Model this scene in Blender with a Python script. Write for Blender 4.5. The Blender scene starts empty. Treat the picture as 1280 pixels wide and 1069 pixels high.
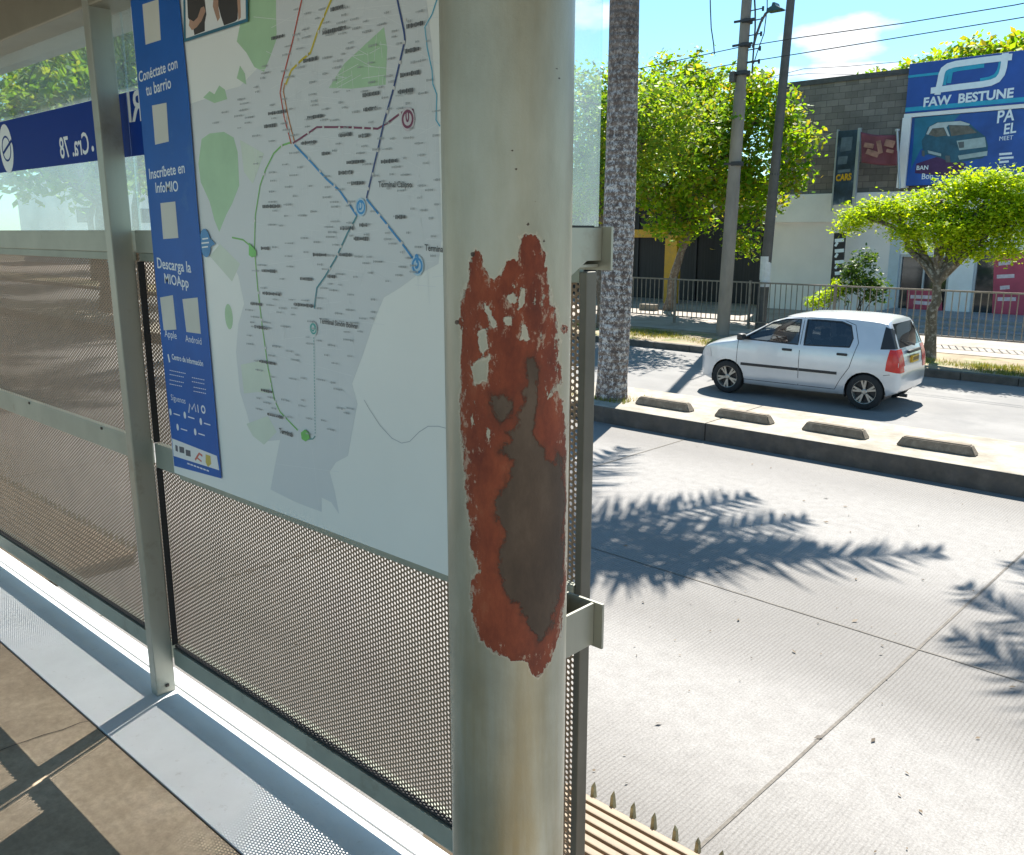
import bpy, bmesh, math, random
import numpy as np
from mathutils import Vector, Matrix
R = math.radians
scene = bpy.context.scene
COL = scene.collection
random.seed(7); rng = np.random.default_rng(7)

# ------------------------------------------------------------------ camera
FPX = 1100.0
PITCH = math.atan(245.5/FPX); AZ = R(47.3)
_fw = np.array([-math.cos(AZ), math.sin(AZ), 0]); RT = np.array([math.sin(AZ), math.cos(AZ), 0]); _z = np.array([0, 0, 1.0])
FWD = _fw*math.cos(PITCH)-_z*math.sin(PITCH); UP = _fw*math.sin(PITCH)+_z*math.cos(PITCH)
CAM = np.array([0, 0, 2.8])
cd = bpy.data.cameras.new('camera'); cam = bpy.data.objects.new('camera', cd); COL.objects.link(cam)
cd.sensor_width = 36; cd.lens = 36*FPX/1280; cd.clip_end = 2000; cd.clip_start = 0.05
m = Matrix.Identity(4)
for i in range(3):
    m[i][0] = RT[i]; m[i][1] = UP[i]; m[i][2] = -FWD[i]; m[i][3] = CAM[i]
cam.matrix_world = m
scene.camera = cam

# ------------------------------------------------------------------ light
SUN_H = (-0.368, 0.930); SUN_EL = R(55.4)
sv = Vector((SUN_H[0]*math.cos(SUN_EL), SUN_H[1]*math.cos(SUN_EL), math.sin(SUN_EL))).normalized()
sd = bpy.data.lights.new('sun', 'SUN'); so = bpy.data.objects.new('sun', sd); COL.objects.link(so)
sd.energy = 5.0; sd.angle = R(0.4); sd.color = (1.0, 0.95, 0.87)
so.rotation_euler = sv.to_track_quat('Z', 'Y').to_euler(); so.location = (0, 0, 30)
scene.view_settings.view_transform = 'Standard'; scene.view_settings.look = 'None'
scene.view_settings.gamma = 1.0; scene.view_settings.exposure = 1.25
scene.cycles.max_bounces = 10; scene.cycles.transparent_max_bounces = 24
scene.cycles.diffuse_bounces = 5
w = bpy.data.worlds.new('World'); scene.world = w; w.use_nodes = True
nt = w.node_tree; nt.nodes.clear(); N = nt.nodes.new; L = nt.links.new
sky = N('ShaderNodeTexSky'); sky.sky_type = 'NISHITA'; sky.sun_disc = False
sky.sun_elevation = SUN_EL; sky.sun_rotation = math.atan2(SUN_H[0], SUN_H[1])
sky.air_density = 1.0; sky.dust_density = 0.3; sky.ozone_density = 1.5
tint = N('ShaderNodeMix'); tint.data_type = 'RGBA'; tint.blend_type = 'MULTIPLY'; tint.inputs[0].default_value = 1
L(sky.outputs[0], tint.inputs[6]); tint.inputs[7].default_value = (0.68, 0.96, 1.0, 1)
# small white clouds, fixed in the sky by direction
tc = N('ShaderNodeTexCoord'); nz = N('ShaderNodeTexNoise'); nz.inputs['Scale'].default_value = 16; nz.inputs['Detail'].default_value = 7
mp = N('ShaderNodeMapping'); mp.inputs['Scale'].default_value = (1, 1, 2.4); L(tc.outputs['Generated'], mp.inputs[0]); L(mp.outputs[0], nz.inputs[0])
def cloud_mask(px, py, width, height):
    v = FWD+RT*(px-640)/FPX+UP*(534.5-py)/FPX; v = v/np.linalg.norm(v)
    a = np.cross(v, _z); a /= np.linalg.norm(a); b = np.cross(a, v)
    out = []
    for ax, wd in ((a, width), (b, height)):
        d = N('ShaderNodeVectorMath'); d.operation = 'DOT_PRODUCT'; L(tc.outputs['Generated'], d.inputs[0]); d.inputs[1].default_value = tuple(ax)
        q = N('ShaderNodeMath'); q.operation = 'DIVIDE'; L(d.outputs['Value'], q.inputs[0]); q.inputs[1].default_value = wd
        s = N('ShaderNodeMath'); s.operation = 'MULTIPLY'; L(q.outputs[0], s.inputs[0]); L(q.outputs[0], s.inputs[1]); out.append(s)
    ad = N('ShaderNodeMath'); ad.operation = 'ADD'; L(out[0].outputs[0], ad.inputs[0]); L(out[1].outputs[0], ad.inputs[1])
    d = N('ShaderNodeVectorMath'); d.operation = 'DOT_PRODUCT'; L(tc.outputs['Generated'], d.inputs[0]); d.inputs[1].default_value = tuple(v)
    f = N('ShaderNodeMath'); f.operation = 'GREATER_THAN'; L(d.outputs['Value'], f.inputs[0]); f.inputs[1].default_value = 0.2
    k = N('ShaderNodeMath'); k.operation = 'MULTIPLY_ADD'; L(nz.outputs[0], k.inputs[0]); k.inputs[1].default_value = 4.2; k.inputs[2].default_value = -1.05
    s = N('ShaderNodeMath'); s.operation = 'SUBTRACT'; s.use_clamp = True; L(k.outputs[0], s.inputs[0]); L(ad.outputs[0], s.inputs[1])
    g = N('ShaderNodeMath'); g.operation = 'MULTIPLY'; L(s.outputs[0], g.inputs[0]); L(f.outputs[0], g.inputs[1])
    return g
acc = None
for a in ((1052, 48, .052, .020), (1000, 95, .14, .010), (735, 15, .03, .02)):
    g = cloud_mask(*a)
    if acc is None: acc = g
    else:
        t = N('ShaderNodeMath'); t.operation = 'MAXIMUM'; L(acc.outputs[0], t.inputs[0]); L(g.outputs[0], t.inputs[1]); acc = t
cm = N('ShaderNodeMix'); cm.data_type = 'RGBA'; L(acc.outputs[0], cm.inputs[0]); L(tint.outputs[2], cm.inputs[6]); cm.inputs[7].default_value = (6.4, 6.5, 6.6, 1)
bg = N('ShaderNodeBackground'); bg.inputs[1].default_value = 0.085; L(cm.outputs[2], bg.inputs[0])
wo = N('ShaderNodeOutputWorld'); L(bg.outputs[0], wo.inputs[0])

# ------------------------------------------------------------------ helpers
def ray(x, y): return FWD+RT*(x-640)/FPX+UP*(534.5-y)/FPX
def onZ(x, y, Z): r = ray(x, y); return CAM+r*(Z-CAM[2])/r[2]
def onY(x, y, Y): r = ray(x, y); return CAM+r*(Y-CAM[1])/r[1]

def world_loc(o):
    v = Vector((0, 0, 0))
    while o is not None: v += o.location; o = o.parent
    return v
def tag(o, label=None, cat=None, group=None, kind=None):
    if label: o['label'] = label
    if cat: o['category'] = cat
    if group: o['group'] = group
    if kind: o['kind'] = kind
    return o
def empty(name, loc, label, cat, group=None, rz=0):
    o = bpy.data.objects.new(name, None); COL.objects.link(o); o.location = loc; o.rotation_euler = (0, 0, rz)
    return tag(o, label, cat, group)
def copy_tree(o, parent=None):
    c = o.copy(); COL.objects.link(c)
    if parent: c.parent = parent
    for ch in list(o.children): copy_tree(ch, c)
    return c

class MB:
    def __init__(s): s.v = []; s.f = []
    def add(s, vs, fs):
        n = len(s.v); s.v += [tuple(map(float, p)) for p in vs]; s.f += [tuple(i+n for i in f) for f in fs]
    def box(s, x0, x1, y0, y1, z0, z1, bev=0):
        if bev:
            b = min(bev, (x1-x0)/2.1, (y1-y0)/2.1, (z1-z0)/2.1)
            bm = bmesh.new(); bmesh.ops.create_cube(bm, size=1)
            for v in bm.verts: v.co = Vector(((x0+x1)/2+v.co.x*(x1-x0), (y0+y1)/2+v.co.y*(y1-y0), (z0+z1)/2+v.co.z*(z1-z0)))
            bmesh.ops.bevel(bm, geom=bm.edges[:], offset=b, segments=2, affect='EDGES', profile=.6)
            bm.verts.index_update()
            s.add([v.co[:] for v in bm.verts], [[v.index for v in f.verts] for f in bm.faces]); bm.free(); return
        s.add([(x0,y0,z0),(x1,y0,z0),(x1,y1,z0),(x0,y1,z0),(x0,y0,z1),(x1,y0,z1),(x1,y1,z1),(x0,y1,z1)],
              [(0,3,2,1),(4,5,6,7),(0,1,5,4),(1,2,6,5),(2,3,7,6),(3,0,4,7)])
    def prism(s, pts, d):           # planar polygon pts extruded by vector d
        n = len(pts); d = np.array(d); a = [np.array(p, float) for p in pts]
        s.add(a+[p+d for p in a], [tuple(range(n))[::-1], tuple(range(n, 2*n))]+[(i, (i+1) % n, n+(i+1) % n, n+i) for i in range(n)])
    def face(s, pts): s.add(pts, [tuple(range(len(pts)))])
    def tube(s, path, r, n=8, caps=True):
        path = [np.array(p, float) for p in path]; rs = r if hasattr(r, '__len__') else [r]*len(path)
        vs = []; fs = []; u = None
        for i, p in enumerate(path):
            t = path[min(i+1, len(path)-1)]-path[max(i-1, 0)]; t = t/(np.linalg.norm(t)+1e-12)
            if u is None:
                a = np.array([0, 0, 1.]) if abs(t[2]) < .9 else np.array([1., 0, 0]); u = np.cross(t, a)
            u = u-t*(u@t); u /= np.linalg.norm(u); v = np.cross(t, u)
            for k in range(n):
                an = 2*math.pi*k/n; vs.append(p+rs[i]*(u*math.cos(an)+v*math.sin(an)))
        for i in range(len(path)-1):
            for k in range(n): fs.append((i*n+k, i*n+(k+1) % n, (i+1)*n+(k+1) % n, (i+1)*n+k))
        if caps: fs += [tuple(range(n))[::-1], tuple(range((len(path)-1)*n, len(path)*n))]
        s.add(vs, fs)
    def stroke(s, pts, width, closed=False):   # flat ribbon; pts (x,z) on plane y set by caller via pl()
        p = [np.array(q, float) for q in pts]; n = len(p); l = []; r = []
        for i in range(n):
            a = p[i-1] if i > 0 or closed else p[i]; b = p[(i+1) % n] if i < n-1 or closed else p[i]
            t = b-a; t = t/(np.linalg.norm(t)+1e-12); nn = np.array([-t[1], t[0]])*width/2
            l.append(p[i]+nn); r.append(p[i]-nn)
        q = [(i, (i+1) % n) for i in range(n if closed else n-1)]
        s.flat += [[l[i], l[j], r[j], r[i]] for i, j in q]
    flat = None
    def build(s, name, mat, parent=None, smooth=False, local=False):
        me = bpy.data.meshes.new(name); v = np.array(s.v, float)
        if parent is not None and not local: v = v-np.array(world_loc(parent))
        me.from_pydata(v.tolist(), [], s.f)
        for mm in (mat if isinstance(mat, (list, tuple)) else [mat]): me.materials.append(mm)
        o = bpy.data.objects.new(name, me); COL.objects.link(o)
        if parent is not None: o.parent = parent
        if smooth is not False:
            me.polygons.foreach_set('use_smooth', [True]*len(me.polygons))
            try: me.set_sharp_from_angle(angle=R(40 if smooth is True else smooth))
            except Exception: pass
        me.update(); return o
class Flat:
    """flat art laid on a vertical plane y = const, authored as polygons in (x, z)"""
    def __init__(s, Y, flip=False): s.Y = Y; s.p = []; s.tv = []; s.tf = []; s.ti = []
    def px(s, pts): return [(onY(x, y, s.Y)[0], onY(x, y, s.Y)[2]) for x, y in pts]
    def poly(s, pts): s.p.append(s.px(pts))
    def stroke(s, pts, wd, raw=False, closed=False):
        m = MB(); m.flat = []; m.stroke(pts if raw else s.px(pts), wd, closed); s.p += [[tuple(q) for q in f] for f in m.flat]
    def disc(s, c, rx, rz=None, n=20):
        x, z = s.px([c])[0]; rz = rz or rx
        s.p.append([(x+rx*math.cos(2*math.pi*k/n), z+rz*math.sin(2*math.pi*k/n)) for k in range(n)])
    def ring(s, c, r0, r1, n=24):
        x, z = s.px([c])[0]
        for k in range(n):
            a, b = 2*math.pi*k/n, 2*math.pi*(k+1)/n
            s.p.append([(x+r*math.cos(t), z+r*math.sin(t)) for r, t in ((r0, a), (r1, a), (r1, b), (r0, b))])
    def text(s, txt, p0, p1, ys=1.0, mirror=False, bold=0):
        (x0, z0), (x1, z1) = s.px([p0, p1])
        v, f = text_mesh(txt, bold)
        wd = v[:, 0].max()-v[:, 0].min(); k = math.hypot(x1-x0, z1-z0)/wd
        v = (v-np.array([v[:, 0].min(), 0]))*k; v[:, 1] *= ys
        if mirror: v[:, 0] = wd*k-v[:, 0]; f = [t[::-1] for t in f]
        n = len(s.tv); s.ti.append((n, len(s.tf))); s.tv += [(x0+a, z0+(z1-z0)*a/(x1-x0+1e-9)+b) for a, b in v]; s.tf += [tuple(i+n for i in t) for t in f]
    def build(s, name, mat, parent=None):
        m = MB()
        for k_, q in enumerate(s.p):
            a = sum(q[i][0]*q[(i+1) % len(q)][1]-q[(i+1) % len(q)][0]*q[i][1] for i in range(len(q)))
            m.face([(x, s.Y-4e-6*(k_ % 12), z) for x, z in (q if a > 0 else q[::-1])])
        if s.tv: m.add([(x, s.Y, z) for x, z in s.tv], s.tf)
        return m.build(name, mat, parent)
def build_each(f, name, mat, parent):
    for q in f.p:
        g = Flat(f.Y); g.p = [q]; g.build(name, mat, parent)
    st = f.ti+[(len(f.tv), len(f.tf))]
    for (a, c), (a2, c2) in zip(st[:-1], st[1:]):
        g = Flat(f.Y); g.tv = f.tv[a:a2]; g.tf = [tuple(i-a for i in t) for t in f.tf[c:c2]]; g.build(name, mat, parent)
_tc = {}
def text_mesh(txt, bold=0):
    if (txt, bold) in _tc: return _tc[(txt, bold)]
    c = bpy.data.curves.new('t', 'FONT'); c.body = txt; c.size = 1; c.offset = bold; c.resolution_u = 3
    o = bpy.data.objects.new('t', c); COL.objects.link(o)
    dg = bpy.context.evaluated_depsgraph_get(); me = bpy.data.meshes.new_from_object(o.evaluated_get(dg))
    v = np.array([p.co[:2] for p in me.vertices]); f = [tuple(p.vertices) for p in me.polygons]
    bpy.data.objects.remove(o); bpy.data.curves.remove(c); bpy.data.meshes.remove(me)
    _tc[(txt, bold)] = (v, f); return v, f

# ------------------------------------------------------------------ materials
def newmat(name):
    m = bpy.data.materials.new(name); m.use_nodes = True; nt = m.node_tree
    return m, nt, nt.nodes['Principled BSDF'], nt.nodes.new, nt.links.new
def ramp(N, pos_cols):
    r = N('ShaderNodeValToRGB'); e = r.color_ramp.elements
    while len(e) < len(pos_cols): e.new(.5)
    for i, (p, c) in enumerate(pos_cols): e[i].position = p; e[i].color = tuple(c)+(1,) if len(c) == 3 else c
    return r
def noise(N, L, scale, detail=5, rough=.6, coord=None, stretch=None):
    n = N('ShaderNodeTexNoise'); n.inputs['Scale'].default_value = scale; n.inputs['Detail'].default_value = detail; n.inputs['Roughness'].default_value = rough
    t = N('ShaderNodeTexCoord'); src = t.outputs[coord or 'Object']
    if stretch:
        mp = N('ShaderNodeMapping'); mp.inputs['Scale'].default_value = stretch; L(src, mp.inputs[0]); src = mp.outputs[0]
    L(src, n.inputs['Vector']); return n
def M(name, c, rough=.6, metal=0, var=.18, scale=6, bump=0, bscale=60, spec=.5, stretch=None, dirt=None, dscale=3, dthr=(.5, .7)):
    m, nt, b, N, L = newmat(name)
    n = noise(N, L, scale, stretch=stretch)
    r = ramp(N, [(.3, [x*(1-var) for x in c]), (.7, [min(1, x*(1+var)) for x in c])]); L(n.outputs[0], r.inputs[0]); out = r.outputs[0]
    if dirt:
        n2 = noise(N, L, dscale, 8, .7); q = ramp(N, [(dthr[0], (0, 0, 0)), (dthr[1], (1, 1, 1))]); L(n2.outputs[0], q.inputs[0])
        mx = N('ShaderNodeMix'); mx.data_type = 'RGBA'; L(q.outputs[0], mx.inputs[0]); L(out, mx.inputs[6]); mx.inputs[7].default_value = tuple(dirt)+(1,); out = mx.outputs[2]
    L(out, b.inputs['Base Color']); b.inputs['Roughness'].default_value = rough; b.inputs['Metallic'].default_value = metal; b.inputs['Specular IOR Level'].default_value = spec
    if bump:
        n3 = noise(N, L, bscale, 6); bp = N('ShaderNodeBump'); bp.inputs['Strength'].default_value = bump; bp.inputs['Distance'].default_value = .01
        L(n3.outputs[0], bp.inputs['Height']); L(bp.outputs[0], b.inputs['Normal'])
    return m
def glass(name, tintc=(.9, .97, 1), dust=.1, gloss=.1, dustc=(.75, .85, .9), rough=.02):
    m, nt, b, N, L = newmat(name); nt.nodes.remove(b); out = nt.nodes['Material Output']
    tr = N('ShaderNodeBsdfTransparent'); tr.inputs[0].default_value = tuple(tintc)+(1,)
    df = N('ShaderNodeBsdfDiffuse'); df.inputs[0].default_value = tuple(dustc)+(1,)
    tl = N('ShaderNodeBsdfTranslucent'); tl.inputs[0].default_value = tuple(dustc)+(1,)
    ad = N('ShaderNodeMixShader'); ad.inputs[0].default_value = .5; L(df.outputs[0], ad.inputs[1]); L(tl.outputs[0], ad.inputs[2])
    n = noise(N, L, 2.5, 6); q = ramp(N, [(.3, (dust*.5,)*3), (.7, (dust*1.5,)*3)]); L(n.outputs[0], q.inputs[0])
    m1 = N('ShaderNodeMixShader'); L(q.outputs[0], m1.inputs[0]); L(tr.outputs[0], m1.inputs[1]); L(ad.outputs[0], m1.inputs[2])
    gl = N('ShaderNodeBsdfGlossy'); gl.inputs['Roughness'].default_value = rough
    lw = N('ShaderNodeFresnel'); lw.inputs[0].default_value = 1.45
    mu = N('ShaderNodeMath'); mu.operation = 'ADD'; mu.use_clamp = True; L(lw.outputs[0], mu.inputs[0]); mu.inputs[1].default_value = gloss-.04; ge = N('ShaderNodeNewGeometry'); iv_ = N('ShaderNodeMath'); iv_.operation = 'SUBTRACT'; iv_.inputs[0].default_value = 1; L(ge.outputs['Backfacing'], iv_.inputs[1]); mb_ = N('ShaderNodeMath'); mb_.operation = 'MULTIPLY'; L(mu.outputs[0], mb_.inputs[0]); L(iv_.outputs[0], mb_.inputs[1]); mu = mb_
    m2 = N('ShaderNodeMixShader'); L(mu.outputs[0], m2.inputs[0]); L(m1.outputs[0], m2.inputs[1]); L(gl.outputs[0], m2.inputs[2]); L(m2.outputs[0], out.inputs[0]); return m
def leafmat(name, cols, trans=.4):
    m, nt, b, N, L = newmat(name); nt.nodes.remove(b); out = nt.nodes['Material Output']
    g = N('ShaderNodeNewGeometry'); r = ramp(N, [(i/(len(cols)-1), c) for i, c in enumerate(cols)]); L(g.outputs['Random Per Island'], r.inputs[0])
    d = N('ShaderNodeBsdfPrincipled'); d.inputs['Roughness'].default_value = .5; d.inputs['Specular IOR Level'].default_value = .3; L(r.outputs[0], d.inputs['Base Color'])
    t = N('ShaderNodeBsdfTranslucent'); h = N('ShaderNodeMix'); h.data_type = 'RGBA'; h.blend_type = 'MULTIPLY'; h.inputs[0].default_value = 1; L(r.outputs[0], h.inputs[6]); h.inputs[7].default_value = (1.9, 1.6, .5, 1); L(h.outputs[2], t.inputs[0])
    mx = N('ShaderNodeMixShader'); mx.inputs[0].default_value = trans; L(d.outputs[0], mx.inputs[1]); L(t.outputs[0], mx.inputs[2]); L(mx.outputs[0], out.inputs[0]); return m

m_alu = M('aluminium', (.36, .36, .31), .42, .55, .12, 5, .05, 90, stretch=(1, 1, .15), dirt=(.22, .20, .15), dscale=6, dthr=(.55, .8))
m_perf = M('perforated_steel', (.30, .20, .13), .55, .0, .12, 5)
m_rail = M('rail_paint', (.34, .35, .29), .5, .3, .14, 4, .05, 60, dirt=(.2, .17, .12), dscale=7, dthr=(.58, .8))
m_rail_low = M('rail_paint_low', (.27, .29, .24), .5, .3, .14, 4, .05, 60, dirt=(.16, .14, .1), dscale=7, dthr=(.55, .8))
m_black = M('black_rubber_and_shade', (.015, .015, .016), .6, 0, .2)  # rubber and trim, also the painted shadow strips beside the post
m_kerbw = M('white_edge_strip', (.72, .74, .74), .45, .1, .08, 3, .06, 120, dirt=(.50, .49, .46), dscale=28, dthr=(.60, .80))
m_slat = M('boarding_slats', (.255, .19, .125), .6, 0, .2, 12, .1, 60, stretch=(.3, 2, 2))
m_spike = M('spike_metal', (.30, .26, .15), .5, .5, .4, 40)
m_white = M('print_white', (.78, .79, .78), .35, 0, .03, 3)
m_glass = glass('pane_glass', (.86, .95, .95), .17, .08)
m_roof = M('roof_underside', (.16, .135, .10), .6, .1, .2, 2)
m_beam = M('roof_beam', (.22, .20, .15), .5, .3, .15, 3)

def floor_mat():
    m, nt, b, N, L = newmat('station_floor')
    n = noise(N, L, 2.2, 8, .65); r = ramp(N, [(.3, (.30, .225, .145)), (.55, (.44, .345, .235)), (.75, (.54, .44, .32))]); L(n.outputs[0], r.inputs[0])
    n2 = noise(N, L, 45, 6, .7); r2 = ramp(N, [(.35, (.8, .8, .8)), (.65, (1.1, 1.1, 1.1))]); L(n2.outputs[0], r2.inputs[0])
    mx = N('ShaderNodeMix'); mx.data_type = 'RGBA'; mx.blend_type = 'MULTIPLY'; mx.inputs[0].default_value = 1; L(r.outputs[0], mx.inputs[6]); L(r2.outputs[0], mx.inputs[7])
    L(mx.outputs[2], b.inputs['Base Color']); b.inputs['Roughness'].default_value = .7
    bp = N('ShaderNodeBump'); bp.inputs['Strength'].default_value = .15; bp.inputs['Distance'].default_value = .01; L(n2.outputs[0], bp.inputs['Height']); L(bp.outputs[0], b.inputs['Normal']); return m

def concrete_road():
    m, nt, b, N, L = newmat('tined_concrete')
    tcn = N('ShaderNodeTexCoord'); sx = N('ShaderNodeSeparateXYZ'); L(tcn.outputs['Object'], sx.inputs[0])
    big = noise(N, L, .55, 6, .6, stretch=(.5, 1, 1)); base = ramp(N, [(.3, (.165, .156, .145)), (.7, (.240, .229, .215))]); L(big.outputs[0], base.inputs[0])
    # worn, polished wheel bands running along the lane
    wob = noise(N, L, .35, 4, .6); 
    yy = N('ShaderNodeMath'); yy.operation = 'MULTIPLY_ADD'; L(wob.outputs[0], yy.inputs[0]); yy.inputs[1].default_value = .9; L(sx.outputs['Y'], yy.inputs[2])
    band = N('ShaderNodeValToRGB'); e = band.color_ramp.elements
    ys = N('ShaderNodeMath'); ys.operation = 'DIVIDE'; L(yy.outputs[0], ys.inputs[0]); ys.inputs[1].default_value = 12
    L(ys.outputs[0], band.inputs[0])
    pts = [(0, 0), (3.6/12, 0), (4.5/12, 1), (5.1/12, .9), (5.6/12, .1), (7.2/12, .15), (8.3/12, 1), (9.4/12, .9), (10.2/12, .3)]
    while len(e) < len(pts): e.new(.5)
    for i, (p, v) in enumerate(pts): e[i].position = p; e[i].color = (v, v, v, 1)
    fine = noise(N, L, 9, 8, .75); wr = N('ShaderNodeMath'); wr.operation = 'MULTIPLY'; L(band.outputs[0], wr.inputs[0]); L(fine.outputs[0], wr.inputs[1])
    wr2 = N('ShaderNodeMath'); wr2.operation = 'MULTIPLY'; wr2.use_clamp = True; L(wr.outputs[0], wr2.inputs[0]); wr2.inputs[1].default_value = 1.7
    light = N('ShaderNodeMix'); light.data_type = 'RGBA'; L(wr2.outputs[0], light.inputs[0]); L(base.outputs[0], light.inputs[6]); light.inputs[7].default_value = (.305, .292, .275, 1)
    # tining grooves across the lane
    gw = noise(N, L, 1.5, 3); gx = N('ShaderNodeMath'); gx.operation = 'MULTIPLY_ADD'; L(gw.outputs[0], gx.inputs[0]); gx.inputs[1].default_value = .03; L(sx.outputs['X'], gx.inputs[2])
    g2 = N('ShaderNodeMath'); g2.operation = 'MULTIPLY'; L(gx.outputs[0], g2.inputs[0]); g2.inputs[1].default_value = 2*math.pi/.027
    g3 = N('ShaderNodeMath'); g3.operation = 'SINE'; L(g2.outputs[0], g3.inputs[0])
    brk = noise(N, L, 22, 6, .75, stretch=(1, .3, 1))
    g4 = N('ShaderNodeMath'); g4.operation = 'MULTIPLY_ADD'; L(brk.outputs[0], g4.inputs[0]); g4.inputs[1].default_value = 2.2; L(g3.outputs[0], g4.inputs[2])
    gm = N('ShaderNodeMapRange'); L(g4.outputs[0], gm.inputs[0]); gm.inputs[1].default_value = 1.3; gm.inputs[2].default_value = 2.0
    iv = N('ShaderNodeMath'); iv.operation = 'SUBTRACT'; iv.use_clamp = True; iv.inputs[0].default_value = 1; L(wr2.outputs[0], iv.inputs[1])
    gg = N('ShaderNodeMath'); gg.operation = 'MULTIPLY'; L(gm.outputs[0], gg.inputs[0]); L(iv.outputs[0], gg.inputs[1])
    gd = N('ShaderNodeMath'); gd.operation = 'MULTIPLY'; L(gg.outputs[0], gd.inputs[0]); gd.inputs[1].default_value = .42
    dk = N('ShaderNodeMix'); dk.data_type = 'RGBA'; L(gd.outputs[0], dk.inputs[0]); L(light.outputs[2], dk.inputs[6]); dk.inputs[7].default_value = (.115, .105, .092, 1)
    # pits and spots
    sp = noise(N, L, 55, 3, .5); sq = ramp(N, [(.68, (0, 0, 0)), (.74, (1, 1, 1))]); L(sp.outputs[0], sq.inputs[0])
    sm = N('ShaderNodeMath'); sm.operation = 'MULTIPLY'; L(sq.outputs[0], sm.inputs[0]); sm.inputs[1].default_value = .6
    d2 = N('ShaderNodeMix'); d2.data_type = 'RGBA'; L(sm.outputs[0], d2.inputs[0]); L(dk.outputs[2], d2.inputs[6]); d2.inputs[7].default_value = (.085, .078, .07, 1)
    gr = noise(N, L, 75, 7, .85); gr2 = ramp(N, [(.34, (.62, .62, .62)), (.66, (1.28, 1.28, 1.28))]); L(gr.outputs[0], gr2.inputs[0])
    mu = N('ShaderNodeMix'); mu.data_type = 'RGBA'; mu.blend_type = 'MULTIPLY'; mu.inputs[0].default_value = 1; L(d2.outputs[2], mu.inputs[6]); L(gr2.outputs[0], mu.inputs[7])
    L(mu.outputs[2], b.inputs['Base Color']); b.inputs['Roughness'].default_value = .8; b.inputs['Specular IOR Level'].default_value = .25
    hh = N('ShaderNodeMath'); hh.operation = 'SUBTRACT'; L(gr.outputs[0], hh.inputs[0]); L(gg.outputs[0], hh.inputs[1])
    bp = N('ShaderNodeBump'); bp.inputs['Strength'].default_value = .35; bp.inputs['Distance'].default_value = .004; L(hh.outputs[0], bp.inputs['Height']); L(bp.outputs[0], b.inputs['Normal']); return m

# ------------------------------------------------------------------ ground
def sheet(name, x0, x1, y0, y1, z, mat):
    b = MB(); b.face([(x0, y0, z), (x1, y0, z), (x1, y1, z), (x0, y1, z)]); return tag(b.build(name, mat), kind='structure')
m_soil = M('soil', (.22, .17, .11), .9, 0, .3, 1.2, .3, 20)
sheet('ground', -700, 700, -700, 700, -.03, M('far_ground', (.16, .15, .11), .9, 0, .3, .05))
sheet('busway', -60, 30, 1.0, 10.42, 0, concrete_road())
sheet('opposite_busway_bounce', -60, 30, -16, -4.2, 0, M('opposite_concrete_bounce', (.46, .43, .39), .85, 0, .12, .7, .2, 60))  # unseen, added pale to bounce sunlight in under the roof
m_joint = M('joint_sealant', (.13, .115, .095), .8, 0, .35, 30)
def joint_strip(pts, wd, z):
    b = MB(); b.flat = []; q = []
    for i in range(len(pts)-1):
        for k in range(24):
            t = k/24; q.append((pts[i][0]*(1-t)+pts[i+1][0]*t+random.uniform(-.003, .003), pts[i][1]*(1-t)+pts[i+1][1]*t+random.uniform(-.003, .003)))
    q.append(pts[-1]); b.stroke(q, wd)
    for f in b.flat: b.face([(p[0], p[1], z) for p in f][::-1])
    return b
b = MB()
for x in (-1.70, -6.3, -10.9, -15.5, -20.1, 2.9):
    j = joint_strip([(x-.1, 2.0), (x+.06, 10.40)], .018, .004); b.add(j.v, j.f)
j = joint_strip([(-30, 6.04), (-4.58, 6.03), (-1.13, 5.96), (8, 5.9)], .012, .005); b.add(j.v, j.f)
tag(b.build('busway_joints', m_joint), kind='structure')

m_kerb_shaded = M('kerb_face_shaded', (.085, .075, .062), .85, 0, .35, 5, .35, 40, dirt=(.07, .065, .06), dscale=6, dthr=(.48, .66))  # kerb face: dirt, plus the shade of this side darkened into the colour
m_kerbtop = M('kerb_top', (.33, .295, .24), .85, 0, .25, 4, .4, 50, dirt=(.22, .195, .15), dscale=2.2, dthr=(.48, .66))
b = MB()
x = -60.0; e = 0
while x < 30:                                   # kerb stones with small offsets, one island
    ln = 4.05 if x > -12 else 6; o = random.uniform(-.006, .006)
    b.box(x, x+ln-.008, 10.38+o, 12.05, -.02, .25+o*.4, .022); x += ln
tag(b.build('kerb_island', [m_kerb_shaded, m_kerbtop]), kind='structure')
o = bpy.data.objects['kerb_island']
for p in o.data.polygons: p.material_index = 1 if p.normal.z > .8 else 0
def street_mat():
    m = M('worn_street', (.22, .214, .205), .85, 0, .16, .8, .25, 120, dirt=(.18, .177, .172), dscale=.9, dthr=(.45, .65)); return m
sheet('street', -90, 60, 12.05, 18.12, 0, street_mat())
m_far_kerb = M('far_kerb_concrete', (.10, .09, .075), .85, 0, .35, 4, .3, 40)
b = MB(); x = -90.
while x < 60: b.box(x, x+.99, 18.12, 18.30, -.02, .152, .015); x += 1.0
tag(b.build('far_kerb', m_far_kerb), kind='structure')
m_strip = M('dry_earth', (.30, .24, .16), .9, 0, .3, 1.5, .4, 25, dirt=(.14, .16, .05), dscale=.9, dthr=(.5, .6))
sheet('planting_strip', -90, 60, 18.30, 20.9, .14, m_strip)
sheet('sidewalk', -90, 60, 20.9, 60, .15, M('pavement', (.34, .30, .26), .85, 0, .14, 1.5, .2, 50, dirt=(.24, .21, .175), dscale=1.2, dthr=(.5, .65)))

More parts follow.
